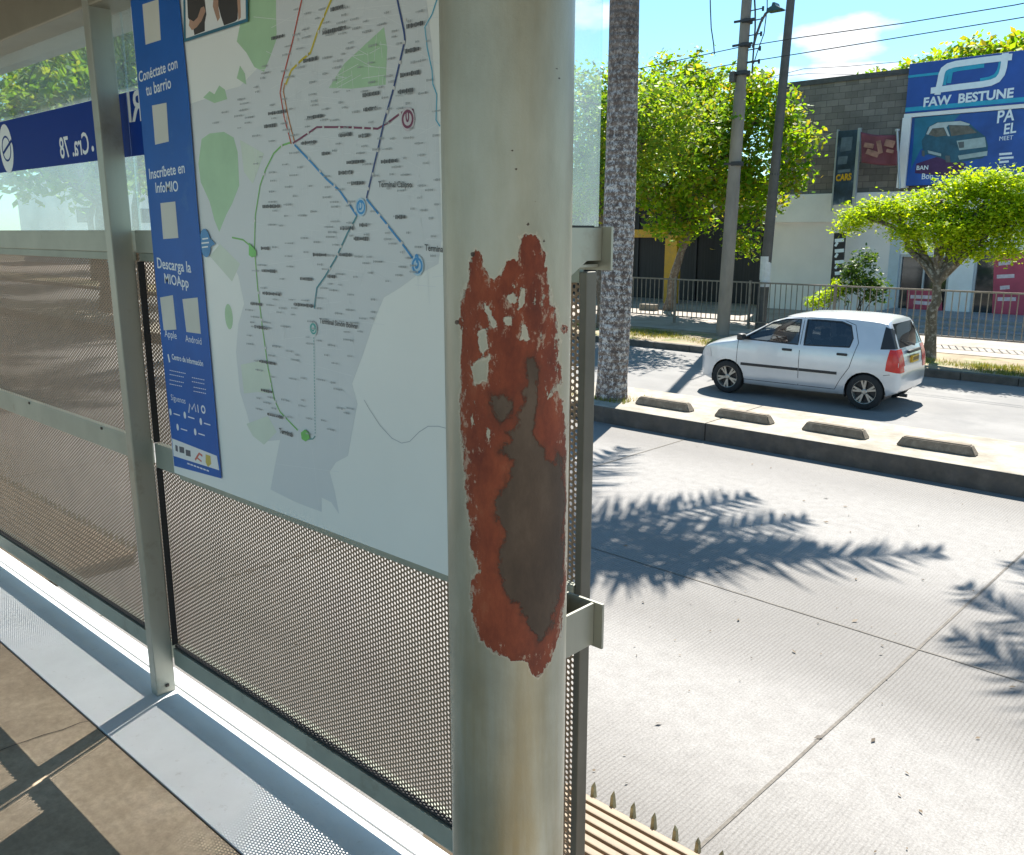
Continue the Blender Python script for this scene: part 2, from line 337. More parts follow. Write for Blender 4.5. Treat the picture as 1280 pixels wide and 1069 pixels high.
# ------------------------------------------------------------------ station platform
FZ = 1.10
b = MB(); b.box(-30, 12, -4.2, 1.056, .0, FZ)
tag(b.build('station_floor', floor_mat()), kind='structure')
b = MB()
b.box(-30, 12, 1.064, 1.382, .0, FZ+.002); b.box(-30, 12, 1.391, 1.452, .0, FZ+.001)
tag(b.build('floor_edge', m_kerbw), kind='structure')
b = MB(); b.box(-30, 12, 1.0565, 1.0635, .5, FZ-.006); b.box(-30, 12, 1.3824, 1.3906, .5, FZ-.008)
tag(b.build('floor_joint', M('joint_dark', (.06, .05, .04), .9)), kind='structure')
b = MB(); b.flat = []
c0 = [onZ(x, y, FZ) for x, y in ((-60,962),(12,934),(27,929),(55,919),(78,913),(100,904),(112,902))]; b.stroke([(p[0], p[1]) for p in c0], .0035)
for f in b.flat: b.face([(p[0], p[1], FZ+.002) for p in f][::-1])
tag(b.build('floor_crack', M('crack', (.08, .06, .045), .9)), kind='structure')

# boarding ledges: slatted decks with a fringe of spikes
def ledge(x0, x1, label):
    t = empty('boarding_ledge', (x0, 1.47, FZ-.02), label, 'boarding ledge', 'slatted boarding ledges outside the screen wall')
    n = 13; y0, y1 = 1.468, 1.945; wd = (y1-y0)/n
    s = MB()
    for k in range(n): s.box(x0, x1, y0+k*wd, y0+(k+1)*wd-.011, FZ-.03, FZ-.004, .004)
    s.build('slat_deck', m_slat, t)
    s = MB(); s.box(x0+.01, x1-.01, y0+.005, y1-.02, FZ-.075, FZ-.034); s.build('support_frame', M('ledge_frame_steel', (.10, .075, .05), .8), t)  # plain dark brown frame under the slats
    k = 0; x = x0+.03
    while x < x1-.02 and k < 60:
        h = .036+random.uniform(-.007, .007); q = MB()
        q.add([(x-.0065, y1-.002, FZ-.02), (x+.0065, y1-.002, FZ-.02), (x+.0065, y1+.016, FZ-.02), (x-.0065, y1+.016, FZ-.02),
               (x-.005, y1+.001, FZ+h*.55), (x+.0045, y1+.001, FZ+h*.55), (x+.0045, y1+.012, FZ+h*.55), (x-.005, y1+.012, FZ+h*.55), (x+random.uniform(-.004, .004), y1+.008, FZ+h)],
              [(0, 1, 5, 4), (1, 2, 6, 5), (2, 3, 7, 6), (3, 0, 4, 7), (4, 5, 8), (5, 6, 8), (6, 7, 8), (7, 4, 8)])
        q.build('spike', m_spike, t); x += .074; k += 1
    return t
ledge(-1.708, 1.1, 'tan slatted boarding ledge with pointed spikes beside the rusty pillar')
ledge(-8.2, -4.56, 'tan slatted boarding ledge half hidden behind the left perforated panel')

# ------------------------------------------------------------------ screen wall
WY = 1.385
wall = empty('screen_wall', (-3.02, WY, FZ), 'aluminium screen wall with perforated panels, rails and glass carrying the map', 'screen wall'); wall['kind'] = 'thing'
def perf_mesh(name, x0, x1, z0, z1, y, p=.0138, c=.0119, r=.0047, th=.0017):
    nc = int((x1-x0)/c); nr = int((z1-z0)/p)
    ci, ri = np.meshgrid(np.arange(nc), np.arange(nr), indexing='ij'); ci = ci.ravel(); ri = ri.ravel()
    cx = x0+(ci+.5)*c; cz = z0+(ri+.5+.5*(ci % 2))*p
    an = np.array([90, 30, -30, -90, -150, 150])*math.pi/180
    outer = np.array([(0, .5), (.5, .5), (.5, -.5), (0, -.5), (-.5, -.5), (-.5, .5)])*np.array([c, p])
    inner = np.stack([np.cos(an), np.sin(an)], 1)*r
    n = len(cx); v = np.zeros((n, 18, 3))
    v[:, :6, 0] = cx[:, None]+outer[:, 0]; v[:, :6, 2] = cz[:, None]+outer[:, 1]
    for k in (6, 12): v[:, k:k+6, 0] = cx[:, None]+inner[:, 0]; v[:, k:k+6, 2] = cz[:, None]+inner[:, 1]
    v[:, :12, 1] = y; v[:, 12:, 1] = y+th
    q = []
    for k in range(6):
        j = (k+1) % 6; q.append((k, k+6, j+6, j)); q.append((k+6, k+12, j+12, j+6))
    q = np.array(q); f = (np.arange(n)[:, None, None]*18+q[None]).reshape(-1, 4)
    me = bpy.data.meshes.new(name); v = v.reshape(-1, 3)-np.array(world_loc(wall))
    me.vertices.add(len(v)); me.vertices.foreach_set('co', v.ravel())
    me.loops.add(f.size); me.loops.foreach_set('vertex_index', f.ravel().astype(np.int32))
    me.polygons.add(len(f)); me.polygons.foreach_set('loop_start', np.arange(0, f.size, 4, dtype=np.int32))
    me.update(calc_edges=True); me.materials.append(m_perf)
    o = bpy.data.objects.new(name, me); COL.objects.link(o); o.parent = wall; return o
XP = -3.0; XE = -1.094
for (x0, x1) in ((XP-.030, XE-.003), (-5.30, XP-.032)):
    perf_mesh('perforated_panel', x0, x1, 1.272, 1.985, WY+.012)
    perf_mesh('perforated_panel', x0, x1, 2.050, 2.738, WY+.012)
def part(name, mat, parent, *boxes, bev=.003):
    s = MB()
    for q in boxes: s.box(*q, bev)
    return s.build(name, mat, parent)
for x in (XP, -5.35):
    p = part('post', m_alu, wall, (x-.046, x, 1.298, 1.371, FZ+.002, 3.62), bev=.004)
    for v_ in p.data.vertices: v_.co.x -= .022*v_.co.z/2.5
    part('bolt_head', M('dark_bolt', (.06, .05, .045), .5, .6), p, (x+.0005, x+.005, 1.332, 1.346, FZ+.028, FZ+.040), bev=.002)
for (x0, x1) in ((XP+.001, XE), (-5.349+.05-.05, XP-.053)):
    part('bottom_rail', m_rail_low, wall, (x0, x1, WY-.012, WY+.045, 1.205, 1.272))
    part('panel_trim_and_shade', m_black, wall, (x0, x1, WY-.004, WY+.010, 1.2725, 1.283), bev=.002)
    mr = part('middle_rail', m_rail, wall, (x0, x1, WY-.012, WY+.011, 1.975, 2.064))
    k = MB()
    for q in (.18, .5, .83): k.box(x0+(x1-x0)*q, x0+(x1-x0)*q+.012, WY-.016, WY-.0115, 2.047, 2.057)
    k.build('bolt_head', bpy.data.materials['dark_bolt'], mr)
    part('top_rail', m_rail, wall, (x0, x1, WY-.014, WY+.045, 2.728, 2.803))
    tb = part('glazing_bead', m_rail_low, wall, (x0, x1, WY-.004, WY+.010, 2.700, 2.7275), bev=.002)
part('panel_trim_and_shade', m_black, wall, (XP-.002, XP+.003, 1.3725, WY+.0105, 1.284, 1.974), bev=.001); part('panel_trim_and_shade', m_black, wall, (XP-.002, XP+.003, 1.3725, WY+.0105, 2.065, 2.699), bev=.001)  # black strips paint the shadow line between post and panel
part('end_frame', M('end_frame_dark', (.13, .12, .10), .5, .4), wall, (XE+.0005, XE+.018, WY-.004, WY+.030, 1.19, 2.722))
def bracket(z0, z1, top):
    s = MB(); xa, xb = -1.012, -1.006
    y0, y1 = 1.175, 1.335
    if top: s.prism([(xa, y0, z0-.03), (xa, 1.245, z0-.014), (xa, 1.292, z0+.012), (xa, y1, z0+.012), (xa, y1, z1), (xa, y0, z1)], (xb-xa, 0, 0))
    else: s.prism([(xa, y0, z0), (xa, y1, z0), (xa, y1, z1), (xa, y0, z1)], (xb-xa, 0, 0))
    s.box(-1.092, -.985, y1+.001, y1+.007, z0-.006, z1+.002)
    s.box(-1.084, -1.078, y0+.03, y1-.001, z0, z1)
    s.box(-1.077, -1.0125, y0+.03, y1-.001, z0, z0+.005)
    o = s.build('rail_bracket', m_alu, wall)
    if top:
        q = MB(); q.box(-1.070, -1.016, 1.225, 1.325, z1-.02, z1+.004); q.build('rubber_pad', m_black, o)
    return o
bracket(1.975, 2.064, False); bracket(2.735, 2.806, True)
for (x0, x1) in ((XP-.026, -1.070), (-5.298, XP-.028)):
    g = part('glass_pane', m_glass, wall, (x0, x1, WY+.016, WY+.024, 2.8035, 3.62), bev=.001)
    if x0 < -4:
        GX = g
    else:
        GR = g
m_blue = leafmat('sign_blue', [(.004, .055, .42), (.004, .055, .42)], .55)
m_bluetext = M('sign_white', (.75, .80, .82), .4, 0, .05, 5)
for gp, x0, x1 in ((GX, -5.297, XP-.029), (GR, XP-.025, -1.5)):
    a = MB(); a.box(x0, x1, WY+.0130, WY+.0145, 3.045, 3.247); a.build('sign_band', m_blue, gp)
f = Flat(WY+.0125)
f.text('Cra. 78', (76, 198), (112, 191.5), 1.2, mirror=True, bold=.015); f.disc((116.0, 186.0), .010)
f.disc((8, 186), .075, .098, 28); f.build('lettering', m_bluetext, GX)
f = Flat(WY+.0121); f.ring((8, 186), .044, .052); f.stroke([(4, 192), (14, 176), (18, 186)], .012); f.build('emblem', m_blue, GX)
f = Flat(WY+.0125); f.text('RI', (161.5, 152), (178.5, 150), 1.0, mirror=True, bold=.02); f.build('lettering', m_bluetext, GR)
# roof over the platform
roof = empty('station_roof', (-3, 0, 3.5), 'brown shaded station roof with a deep edge beam above the screen wall', 'roof'); roof['kind'] = 'thing'
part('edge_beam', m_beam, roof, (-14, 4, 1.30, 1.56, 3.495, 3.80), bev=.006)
s = MB(); s.box(-14, 4, -1.4, 1.299, 3.80, 3.92); s.box(-14, 4, 1.299, 1.75, 3.80, 3.88)  # unseen rear edge cut short so more sky light gets in
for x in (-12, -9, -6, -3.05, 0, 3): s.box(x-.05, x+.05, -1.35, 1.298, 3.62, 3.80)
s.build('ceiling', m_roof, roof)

# ------------------------------------------------------------------ rusty pillar
def sdf_poly(P, poly):
    poly = np.array(poly, float); A = poly; B = np.roll(poly, -1, 0)
    d = np.full(len(P), 1e9); ins = np.zeros(len(P), bool)
    for a, b2 in zip(A, B):
        e = b2-a; t = np.clip(((P-a)@e)/(e@e+1e-9), 0, 1); q = P-(a+t[:, None]*e); d = np.minimum(d, (q*q).sum(1))
        c = ((a[1] > P[:, 1]) != (b2[1] > P[:, 1])); xs = (b2[0]-a[0])*(P[:, 1]-a[1])/(b2[1]-a[1]+1e-12)+a[0]; ins ^= c & (P[:, 0] < xs)
    return np.sqrt(d)*np.where(ins, -1, 1)
def project(Pw):
    v = Pw-CAM; d = v@FWD; return np.stack([640+FPX*(v@RT)/d, 534.5-FPX*(v@UP)/d], 1)
PC = np.array([-1.023, 1.097]); PR = .1075
RUST = [(595,312),(601,319),(604,333),(612,348),(619,352),(627,343),(634,327),(643,324),(648,330),(650,304),(655,301),(663,310),(672,318),(681,312),(683,316),(679,339),(682,360),(676,381),(684,399),(675,420),(679,449),(681,476),(684,500),(696,492),(704,500),(707,530),(707,560),(708,635),(707,718),(704,763),(697,807),(686,826),(677,842),(670,847),(664,842),(659,826),(642,825),(626,817),(608,810),(597,791),(591,775),(589,728),(600,712),(588,686),(589,664),(585,642),(583,600),(580,565),(578,540),(577,509),(576,479),(577,431),(579,384),(583,354),(589,336),(591,321)]
STEEL = [(672,804),(680,795),(690,779),(699,737),(705,693),(707,635),(703,572),(696,562),(693,581),(683,575),(677,559),(667,546),(666,539),(675,509),(672,461),(664,449),(658,455),(660,476),(652,488),(655,503),(648,515),(646,536),(633,542),(639,548),(623,565),(645,575),(635,597),(620,629),(621,648),(632,667),(624,709),(632,744),(648,756),(655,769),(666,791)]
STEEL2 = [(615,497),(630,494),(642,503),(636,518),(627,532),(616,518)]
cA = lambda pts: [(540+x/3.342, 240+y/3.342) for x, y in pts]
HOLES = [cA(q) for q in ([(195,590),(225,575),(235,650),(205,670)], [(175,720),(240,680),(240,790),(180,820),(165,770)], [(370,400),(395,400),(390,460),(365,490)],
    [(425,390),(440,400),(435,480),(415,470)], [(215,470),(235,480),(250,520),(285,580),(255,560)], [(375,550),(395,560),(420,640),(370,620)], [(300,440),(340,420),(355,455),(320,462)],
    [(160,920),(178,930),(172,1000),(150,990)], [(235,990),(245,1000),(240,1040),(230,1045)], [(165,860),(182,865),(178,900),(166,895)], [(340,385),(356,390),(352,410),(340,408)], [(300,530),(330,525),(325,555),(302,555)])]
SPOTS = [(610,80,1.6),(636,90,1.4),(640,188,2),(645,212,2.2),(696,86,1.4),(699,98,1.6),(690,45,1.2),(707,38,1),(654,172,1.2),(699,160,1.3),(688,225,1.2),(669,253,1.6),(660,280,2.4),(679,283,1.6),(591,318,3.2),(571,403,3.0),(680,301,2.2),(705,411,2.2),(668,251,1),(675,318,2)]
nth, nzz = 220, 620
zs = np.concatenate([np.linspace(FZ, 3.80, nzz)])
th = np.linspace(0, 2*math.pi, nth, endpoint=False)
TH, ZZ = np.meshgrid(th, zs, indexing='ij')
P3 = np.stack([PC[0]+PR*np.cos(TH), PC[1]+PR*np.sin(TH), ZZ], -1).reshape(-1, 3)
nrm = np.stack([np.cos(TH), np.sin(TH), 0*TH], -1).reshape(-1, 3)
facing = ((CAM-P3)*nrm).sum(1) > 0
pp = project(P3); s1 = np.full(len(P3), 60.); s2 = np.full(len(P3), 60.); s3 = np.full(len(P3), 60.)
idx = np.where(facing)[0]; q = pp[idx]
a = sdf_poly(q, RUST)
for h in HOLES: a = np.maximum(a, -sdf_poly(q, h))
a = np.minimum(a, sdf_poly(q, [(672,318),(690,330),(699,392),(705,480),(686,505),(668,480),(668,420),(672,360)])*.6+4.5)
a = np.minimum(a, sdf_poly(q, [(640,290),(676,282),(688,320),(650,330)])*.8+6)
for x, y, r in ((575, 403, 3), (705, 412, 2.4)): a = np.minimum(a, np.hypot(q[:, 0]-x, q[:, 1]-y)-r)
s1[idx] = a; s2[idx] = np.minimum(sdf_poly(q, STEEL), sdf_poly(q, STEEL2))
sp = np.full(len(idx), 60.)
for x, y, r in SPOTS: sp = np.minimum(sp, np.hypot(q[:, 0]-x, q[:, 1]-y)-r)
s3[idx] = sp
pil = empty('pillar', (PC[0], PC[1], FZ), 'round grey steel pillar with peeling paint and a large red rust patch', 'pillar'); pil['kind'] = 'thing'
ii, jj = np.meshgrid(np.arange(nth), np.arange(nzz-1), indexing='ij'); ii = ii.ravel(); jj = jj.ravel(); i2 = (ii+1) % nth
F4 = np.stack([ii*nzz+jj, i2*nzz+jj, i2*nzz+jj+1, ii*nzz+jj+1], 1)
me = bpy.data.meshes.new('shaft'); me.vertices.add(len(P3)); me.vertices.foreach_set('co', (P3-np.array([PC[0], PC[1], FZ])).ravel())
me.loops.add(F4.size); me.loops.foreach_set('vertex_index', F4.ravel().astype(np.int32)); me.polygons.add(len(F4)); me.polygons.foreach_set('loop_start', np.arange(0, F4.size, 4, dtype=np.int32))
me.update(calc_edges=True); me.polygons.foreach_set('use_smooth', [True]*len(F4))
for nm, arr in (('rust', s1), ('steel', s2), ('spots', s3)):
    at = me.attributes.new(nm, 'FLOAT', 'POINT'); at.data.foreach_set('value', arr.astype(np.float32))
def pillar_mat():
    m, nt, b, N, L = newmat('peeling_pillar')
    def attr(n): a = N('ShaderNodeAttribute'); a.attribute_name = n; return a.outputs['Fac']
    def mad(a, k, c):
        x = N('ShaderNodeMath'); x.operation = 'MULTIPLY_ADD'; L(a, x.inputs[0]); x.inputs[1].default_value = k
        if isinstance(c, (int, float)): x.inputs[2].default_value = c
        else: L(c, x.inputs[2])
        return x.outputs[0]
    def step(a, lo, hi):
        x = N('ShaderNodeMapRange'); L(a, x.inputs[0]); x.inputs[1].default_value = lo; x.inputs[2].default_value = hi; x.inputs[3].default_value = 1; x.inputs[4].default_value = 0; return x.outputs[0]
    def mix(f, a, c, blend='MIX'):
        x = N('ShaderNodeMix'); x.data_type = 'RGBA'; x.blend_type = blend
        if isinstance(f, (int, float)): x.inputs[0].default_value = f
        else: L(f, x.inputs[0])
        for s, v in ((6, a), (7, c)):
            if isinstance(v, tuple): x.inputs[s].default_value = v+(1,)
            else: L(v, x.inputs[s])
        return x.outputs[2]
    n1 = noise(N, L, 6, 6, .6, stretch=(1, 1, .35)); paint = ramp(N, [(.28, (.28, .268, .205)), (.5, (.40, .385, .31)), (.72, (.50, .49, .42))]); L(n1.outputs[0], paint.inputs[0])
    st = noise(N, L, 9, 7, .65, stretch=(1, 1, .10)); sr = ramp(N, [(.43, (0, 0, 0)), (.64, (1, 1, 1))]); L(st.outputs[0], sr.inputs[0])
    tcn = N('ShaderNodeTexCoord'); sx = N('ShaderNodeSeparateXYZ'); L(tcn.outputs['Object'], sx.inputs[0])
    low = N('ShaderNodeMapRange'); L(sx.outputs['Z'], low.inputs[0]); low.inputs[1].default_value = 1.7; low.inputs[2].default_value = .5; low.inputs[3].default_value = .26; low.inputs[4].default_value = .75
    stf = N('ShaderNodeMath'); stf.operation = 'MULTIPLY'; L(sr.outputs[0], stf.inputs[0]); L(low.outputs[0], stf.inputs[1])
    c = mix(stf.outputs[0], paint.outputs[0], (.27, .20, .085))
    gn = noise(N, L, 3.5, 7, .7); gr = ramp(N, [(.45, (0, 0, 0)), (.7, (.75, .75, .75))]); L(gn.outputs[0], gr.inputs[0])
    gl = N('ShaderNodeMath'); gl.operation = 'MULTIPLY'; L(gr.outputs[0], gl.inputs[0]); L(low.outputs[0], gl.inputs[1])
    c = mix(gl.outputs[0], c, (.21, .21, .165))
    ed = noise(N, L, 70, 6, .75); ed2 = noise(N, L, 260, 4, .7); edm = noise(N, L, 26, 5, .7, stretch=(1, 1, .5))
    def ragged(a, k1, k2, k3): return mad(edm.outputs[0], k3, mad(ed2.outputs[0], k2, mad(ed.outputs[0], k1, a)))
    r = ragged(attr('rust'), 11, 4, 21); off = 18.0
    halo = step(r, off-1, off+5); c = mix(mad(halo, .45, 0.0), c, (.40, .30, .20))
    rim = step(r, off+.2, off+1.0)
    rn = noise(N, L, 10, 9, .75, stretch=(1, 1, .45)); rc = ramp(N, [(.30, (.085, .015, .007)), (.44, (.19, .034, .012)), (.56, (.27, .055, .019)), (.74, (.36, .12, .055))]); L(rn.outputs[0], rc.inputs[0])
    fl = noise(N, L, 60, 8, .8, stretch=(1, 1, .55)); ins = N('ShaderNodeMapRange'); L(attr('rust'), ins.inputs[0]); ins.inputs[1].default_value = -22; ins.inputs[2].default_value = 0; ins.inputs[3].default_value = 0; ins.inputs[4].default_value = .13
    fa = N('ShaderNodeMath'); fa.operation = 'ADD'; L(fl.outputs[0], fa.inputs[0]); L(ins.outputs[0], fa.inputs[1])
    fr = N('ShaderNodeMapRange'); L(fa.outputs[0], fr.inputs[0]); fr.inputs[1].default_value = .655; fr.inputs[2].default_value = .70
    ff = N('ShaderNodeMath'); ff.operation = 'MULTIPLY'; L(fr.outputs[0], ff.inputs[0]); ff.inputs[1].default_value = .75
    rc2 = mix(ff.outputs[0], rc.outputs[0], (.46, .34, .25))
    c = mix(rim, c, rc2)
    s = ragged(attr('steel'), 22, 9, 27); soft = step(s, 25, 38); c = mix(mad(soft, .62, 0.0), c, (.085, .026, .012)); sm = step(s, 26.6, 30.4)
    sn = noise(N, L, 8, 8, .7, stretch=(1, 1, .5)); scn = ramp(N, [(.28, (.040, .025, .017)), (.52, (.085, .055, .036)), (.74, (.14, .095, .065))]); L(sn.outputs[0], scn.inputs[0])
    c = mix(mad(sm, .96, 0.0), c, scn.outputs[0])
    edge = N('ShaderNodeMath'); edge.operation = 'MULTIPLY'; L(step(r, off+.6, off+3.2), edge.inputs[0]); L(mad(rim, -1, 1.0), edge.inputs[1]); c = mix(mad(edge.outputs[0], .6, 0.0), c, (.62, .56, .46))  # pale rim on the peeled paint: lit lip put into the colour
    k = step(mad(ed2.outputs[0], 1.6, attr('spots')), .5, .9); c = mix(k, c, (.06, .035, .025))
    L(c, b.inputs['Base Color']); mt = N('ShaderNodeMath'); mt.operation = 'MULTIPLY'; L(mad(rim, -1, 1.0), mt.inputs[0]); mt.inputs[1].default_value = .22; L(mt.outputs[0], b.inputs['Metallic'])
    rg = N('ShaderNodeMapRange'); L(rim, rg.inputs[0]); rg.inputs[3].default_value = .36; rg.inputs[4].default_value = .72; L(rg.outputs[0], b.inputs['Roughness'])
    h = N('ShaderNodeMath'); h.operation = 'MULTIPLY_ADD'; L(rim, h.inputs[0]); h.inputs[1].default_value = -1; L(mad(ed2.outputs[0], .25, 0.0), h.inputs[2])
    h2 = N('ShaderNodeMath'); h2.operation = 'SUBTRACT'; L(h.outputs[0], h2.inputs[0]); L(sm, h2.inputs[1])
    bp = N('ShaderNodeBump'); bp.inputs['Strength'].default_value = .8; bp.inputs['Distance'].default_value = .002; L(h2.outputs[0], bp.inputs['Height']); L(bp.outputs[0], b.inputs['Normal']); return m
me.materials.append(pillar_mat()); o = bpy.data.objects.new('shaft', me); COL.objects.link(o); o.parent = pil
s = MB(); s.tube([(PC[0], PC[1], FZ+.001), (PC[0], PC[1], FZ+.012)], .16, 32); s.build('base_plate', m_alu, pil, True)
# ------------------------------------------------------------------ route map
MY = 1.366
mapo = empty('route_map', (-2.2, MY, 1.985), 'large pale route map board with a blue banner down its left side', 'map')
x_l, x_r = -2.885, -1.22
m_board = M('map_sheet', (.82, .83, .79), .38, 0, .035, 1.3)
bl_ = onY(217.3, 583, MY); tl_ = onY(162.5, 0, MY); kx = (tl_[0]-bl_[0])/(tl_[2]-bl_[2])
s = MB(); s.prism([(bl_[0]+kx*(1.985-bl_[2]), MY, 1.985), (x_r, MY, 1.985), (x_r, MY, 3.48), (bl_[0]+kx*(3.48-bl_[2]), MY, 3.48)], (0, .006, 0)); s.build('board', m_board, mapo)
s = MB(); s.box(x_l+.06, x_r-.006, MY+.0062, MY+.0112, 1.965, 1.9848); s.build('lower_edge_channel', m_rail, mapo)
lay = 0
def layer(): 
    global lay; lay += 1; return Flat(MY-.00013*lay-.0002)
f = layer(); f.poly([(237,130),(262,122),(285,112),(300,108),(322,85),(330,60),(345,0),(350,-40),(530,-40),(533,0),(540,60),(548,150),(552,300),(548,330),(520,345),(500,360),(480,372),(468,400),(455,440),(440,480),(447,505),(440,540),(435,570),(420,578),(412,590),(418,612),(424,643),(414,628),(402,622),(402,640),(370,628),(338,612),(345,575),(350,550),(330,552),(315,540),(308,515),(300,490),(295,440),(298,405),(305,380),(298,345),(284,320),(268,300),(250,290),(244,200)])
f.build('city_area', M('map_city', (.66, .68, .685), .4, 0, .03, 3), mapo)
f = layer()
f.poly([(252,174),(262,167),(280,165),(292,172),(297,190),(299,232),(290,255),(283,268),(274,290),(268,275),(262,252),(251,228),(248,205)])
f.poly([(298,-30),(345,-30),(345,20),(346,48),(338,70),(330,90),(318,84),(308,66),(296,52),(302,20)])
f.poly([(411,110),(430,80),(455,57),(480,34),(484,60),(482,106),(440,111)])
f.poly([(254,122),(262,114),(268,118),(274,107),(281,112),(284,124),(268,129)]); f.poly([(296,98),(300,82),(306,92),(308,106)])
f.disc((286,396), .022, .038)
build_each(f, 'park_area', M('map_green', (.40, .60, .37), .4, 0, .08, 8), mapo)
f = layer(); f.poly([(301,456),(330,450),(340,470),(336,492),(322,490),(305,492)]); f.poly([(300,175),(330,192),(316,230),(305,215)]); f.poly([(308,530),(335,520),(346,540),(330,556),(316,545)]); f.poly([(262,320),(275,305),(300,330),(290,352)])
build_each(f, 'pale_park_area', M('map_pale_green', (.63, .70, .59), .4, 0, .05, 8), mapo)
# fine street grid
f = layer(); rr = random.Random(3)
for k in range(230):
    x = rr.uniform(310, 545); y = rr.uniform(5, 440)
    if x > 440 and y > 360: continue
    l = rr.uniform(12, 60); a = rr.choice((-.15, -.10, 1.45, 1.52, 1.48, .5)); f.stroke([(x, y), (x+l*math.cos(a), y-l*math.sin(a)*rr.choice((1, -1)))], .0011)
for q in ([(375,450),(372,560)],[(425,455),(424,560)],[(330,440),(440,470)],[(390,560),(400,640)],[(345,580),(424,590)]): f.stroke(q, .0011)
f.build('street_grid', M('map_streets', (.74, .755, .755), .4, 0, .03), mapo)
def line(name, col, w, *paths):
    f = layer()
    for p in paths: f.stroke(p, w)
    return f.build(name, M('ink_'+name, col, .4, 0, .05), mapo)
line('river_line', (.10, .42, .58), .0035, [(548,-20),(546,0),(540,18),(531,34),(534,60),(540,88),(541,105),(546,118),(545,150),(550,158)])
line('contour_line', (.42, .44, .46), .0018, [(455,500),(462,512),(475,532),(490,548),(502,554),(512,552),(524,540),(535,533),(548,533),(560,536)])
line('green_route', (.20, .50, .12), .0048, [(364,178),(352,182),(342,192),(332,212),(325,232),(319,270),(318,310),(322,360),(328,410),(335,460),(343,500),(350,515),(372,538)], [(318,312),(304,300),(290,297)])
line('yellow_route', (.62, .50, .03), .0062, [(424,-20),(413,2),(396,42),(388,66),(376,76),(364,88),(357,106)])
line('red_route', (.55, .07, .04), .0046, [(384,-20),(377,0),(366,50),(352,104),(350,116),(355,146),(364,180)])
line('orange_route', (.62, .22, .05), .0040, [(356,104),(354,114),(360,146),(368,178)])
line('maroon_route', (.20, .03, .08), .0048, [(366,179),(374,174),(386,166),(396,159),(432,159),(472,161),(484,154),(500,142),(508,138),(516,137),(518,150)])
line('navy_route', (.04, .07, .22), .0055, [(494,-20),(497,2),(505,40),(506,50),(500,76),(492,110),(480,152),(472,188),(462,230),(458,248)])
line('blue_route', (.03, .26, .56), .0056, [(368,181),(388,202),(408,224),(424,238),(438,258),(446,270)], [(458,249),(480,276),(502,304),(518,326)])
line('teal_route', (.05, .25, .30), .0046, [(446,270),(434,292),(420,322),(406,346),(396,360),(394,374),(393,386)])
f = layer()
for k in range(34):
    t = k/34; f.stroke([(392+2*t, 414+130*t), (392+2*(t+.016), 414+130*(t+.016))], .0030)
f.stroke([(394,545),(391,549),(385,549)], .003); f.build('dotted_route', M('ink_dotted', (.12, .38, .35), .4), mapo)
f = layer()
for p in ((371,50),(362,80),(404,20),(398,40),(384,68),(372,80),(353,112),(355,128),(357,148),(360,164),(385,166),(404,159),(424,160),(441,160),(454,160),(465,161),(500,142),(506,25),(505,53),(500,78),(492,110),(484,140),(472,188),(466,218),(460,236),(386,198),(400,214),(418,232),(436,254),(444,263),(474,269),(484,282),(502,304),(440,282),(426,308),(422,318),(412,336),(332,435),(327,400),(323,366),(318,276),(338,480),(344,502),(356,522),(352,182),(330,218)): f.disc(p, .0042, n=12)
f.build('station_dots', M('ink_dot', (.68, .66, .64), .4, 0, .02), mapo)
def badge(name, p, r, col, col2=(.75, .76, .76), ch='0'):
    o = None; f = layer(); f.disc(p, r*1.15, r*1.25); o = f.build(name, M('ink_'+name, col2, .4, 0, .03), mapo)
    f = layer(); f.ring(p, r*.68, r*.98); f.build('badge_ring', M('ink_ring_'+name, col, .4, 0, .05), o)
    f = layer(); x = f.px([p])[0]; f.text(ch, (p[0]-2.6, p[1]+3.4), (p[0]+2.2, p[1]+3.2), 1.4, bold=.03); f.build('badge_letter', bpy.data.materials['ink_ring_'+name], o)
badge('terminal_badge', (509.5,149), .0205, (.20, .03, .08), (.60, .55, .57))
badge('terminal_badge.001', (451,259), .0175, (.03, .28, .62), (.45, .62, .74), 'D')
badge('terminal_badge.002', (521.5,332), .0190, (.03, .28, .62), (.45, .62, .74), '3')
badge('terminal_badge.003', (391.5,411), .0155, (.06, .36, .33), (.62, .68, .67), 'O')
f = layer(); f.poly([(311,303),(316,309),(320,314),(320,320),(315,322),(311,319)]); f.poly([(376,541),(381,537),(386,541),(387,548),(382,552),(377,549)]); build_each(f, 'green_terminal', M('ink_green', (.18, .55, .13), .4), mapo)
f = layer(); f.disc((256.5,304), .032, .042, 28); f.poly([(263,298),(269,305),(263,309)]); ov = f.build('blue_oval_note', M('ink_oval', (.02, .21, .48), .4), mapo)
f = layer()
for k, (a, bb) in enumerate(((-3.6, 3.6), (-4.6, 4.6), (-4, 3.4))): f.stroke([(256.5+a, 299+k*5.2), (256.5+bb, 298+k*5.2)], .0042)
f.build('note_lettering', m_white, ov)
# place names: legible ones set as type, the rest as fine broken strokes
f = layer()
names = [('Terminal Calipso', 473, 234, 510, 230, 0.02), ('Terminal', 531, 313, 549, 314, 0.02), ('Terminal Simón Bolívar', 399.5, 404, 441, 411, 0.02), ('Terminal', 349, 541, 371, 546, 0.03)]
for n_, x0, y0, x1, y1, bo in names:
    v_ = text_mesh(n_, bo)[0]; sz = .0165 if 'Terminal' in n_ else .0130; (xa_, za_), = f.px([(x0, y0)]); wd_ = (v_[:, 0].max()-v_[:, 0].min())*sz
    e_ = project(np.array([[xa_+wd_, MY, za_-.004]]))[0]; f.text(n_, (x0, y0), (e_[0], e_[1]), 1.1, bold=bo)
build_each(f, 'place_name', M('ink_black', (.075, .08, .085), .45, 0, .1), mapo)
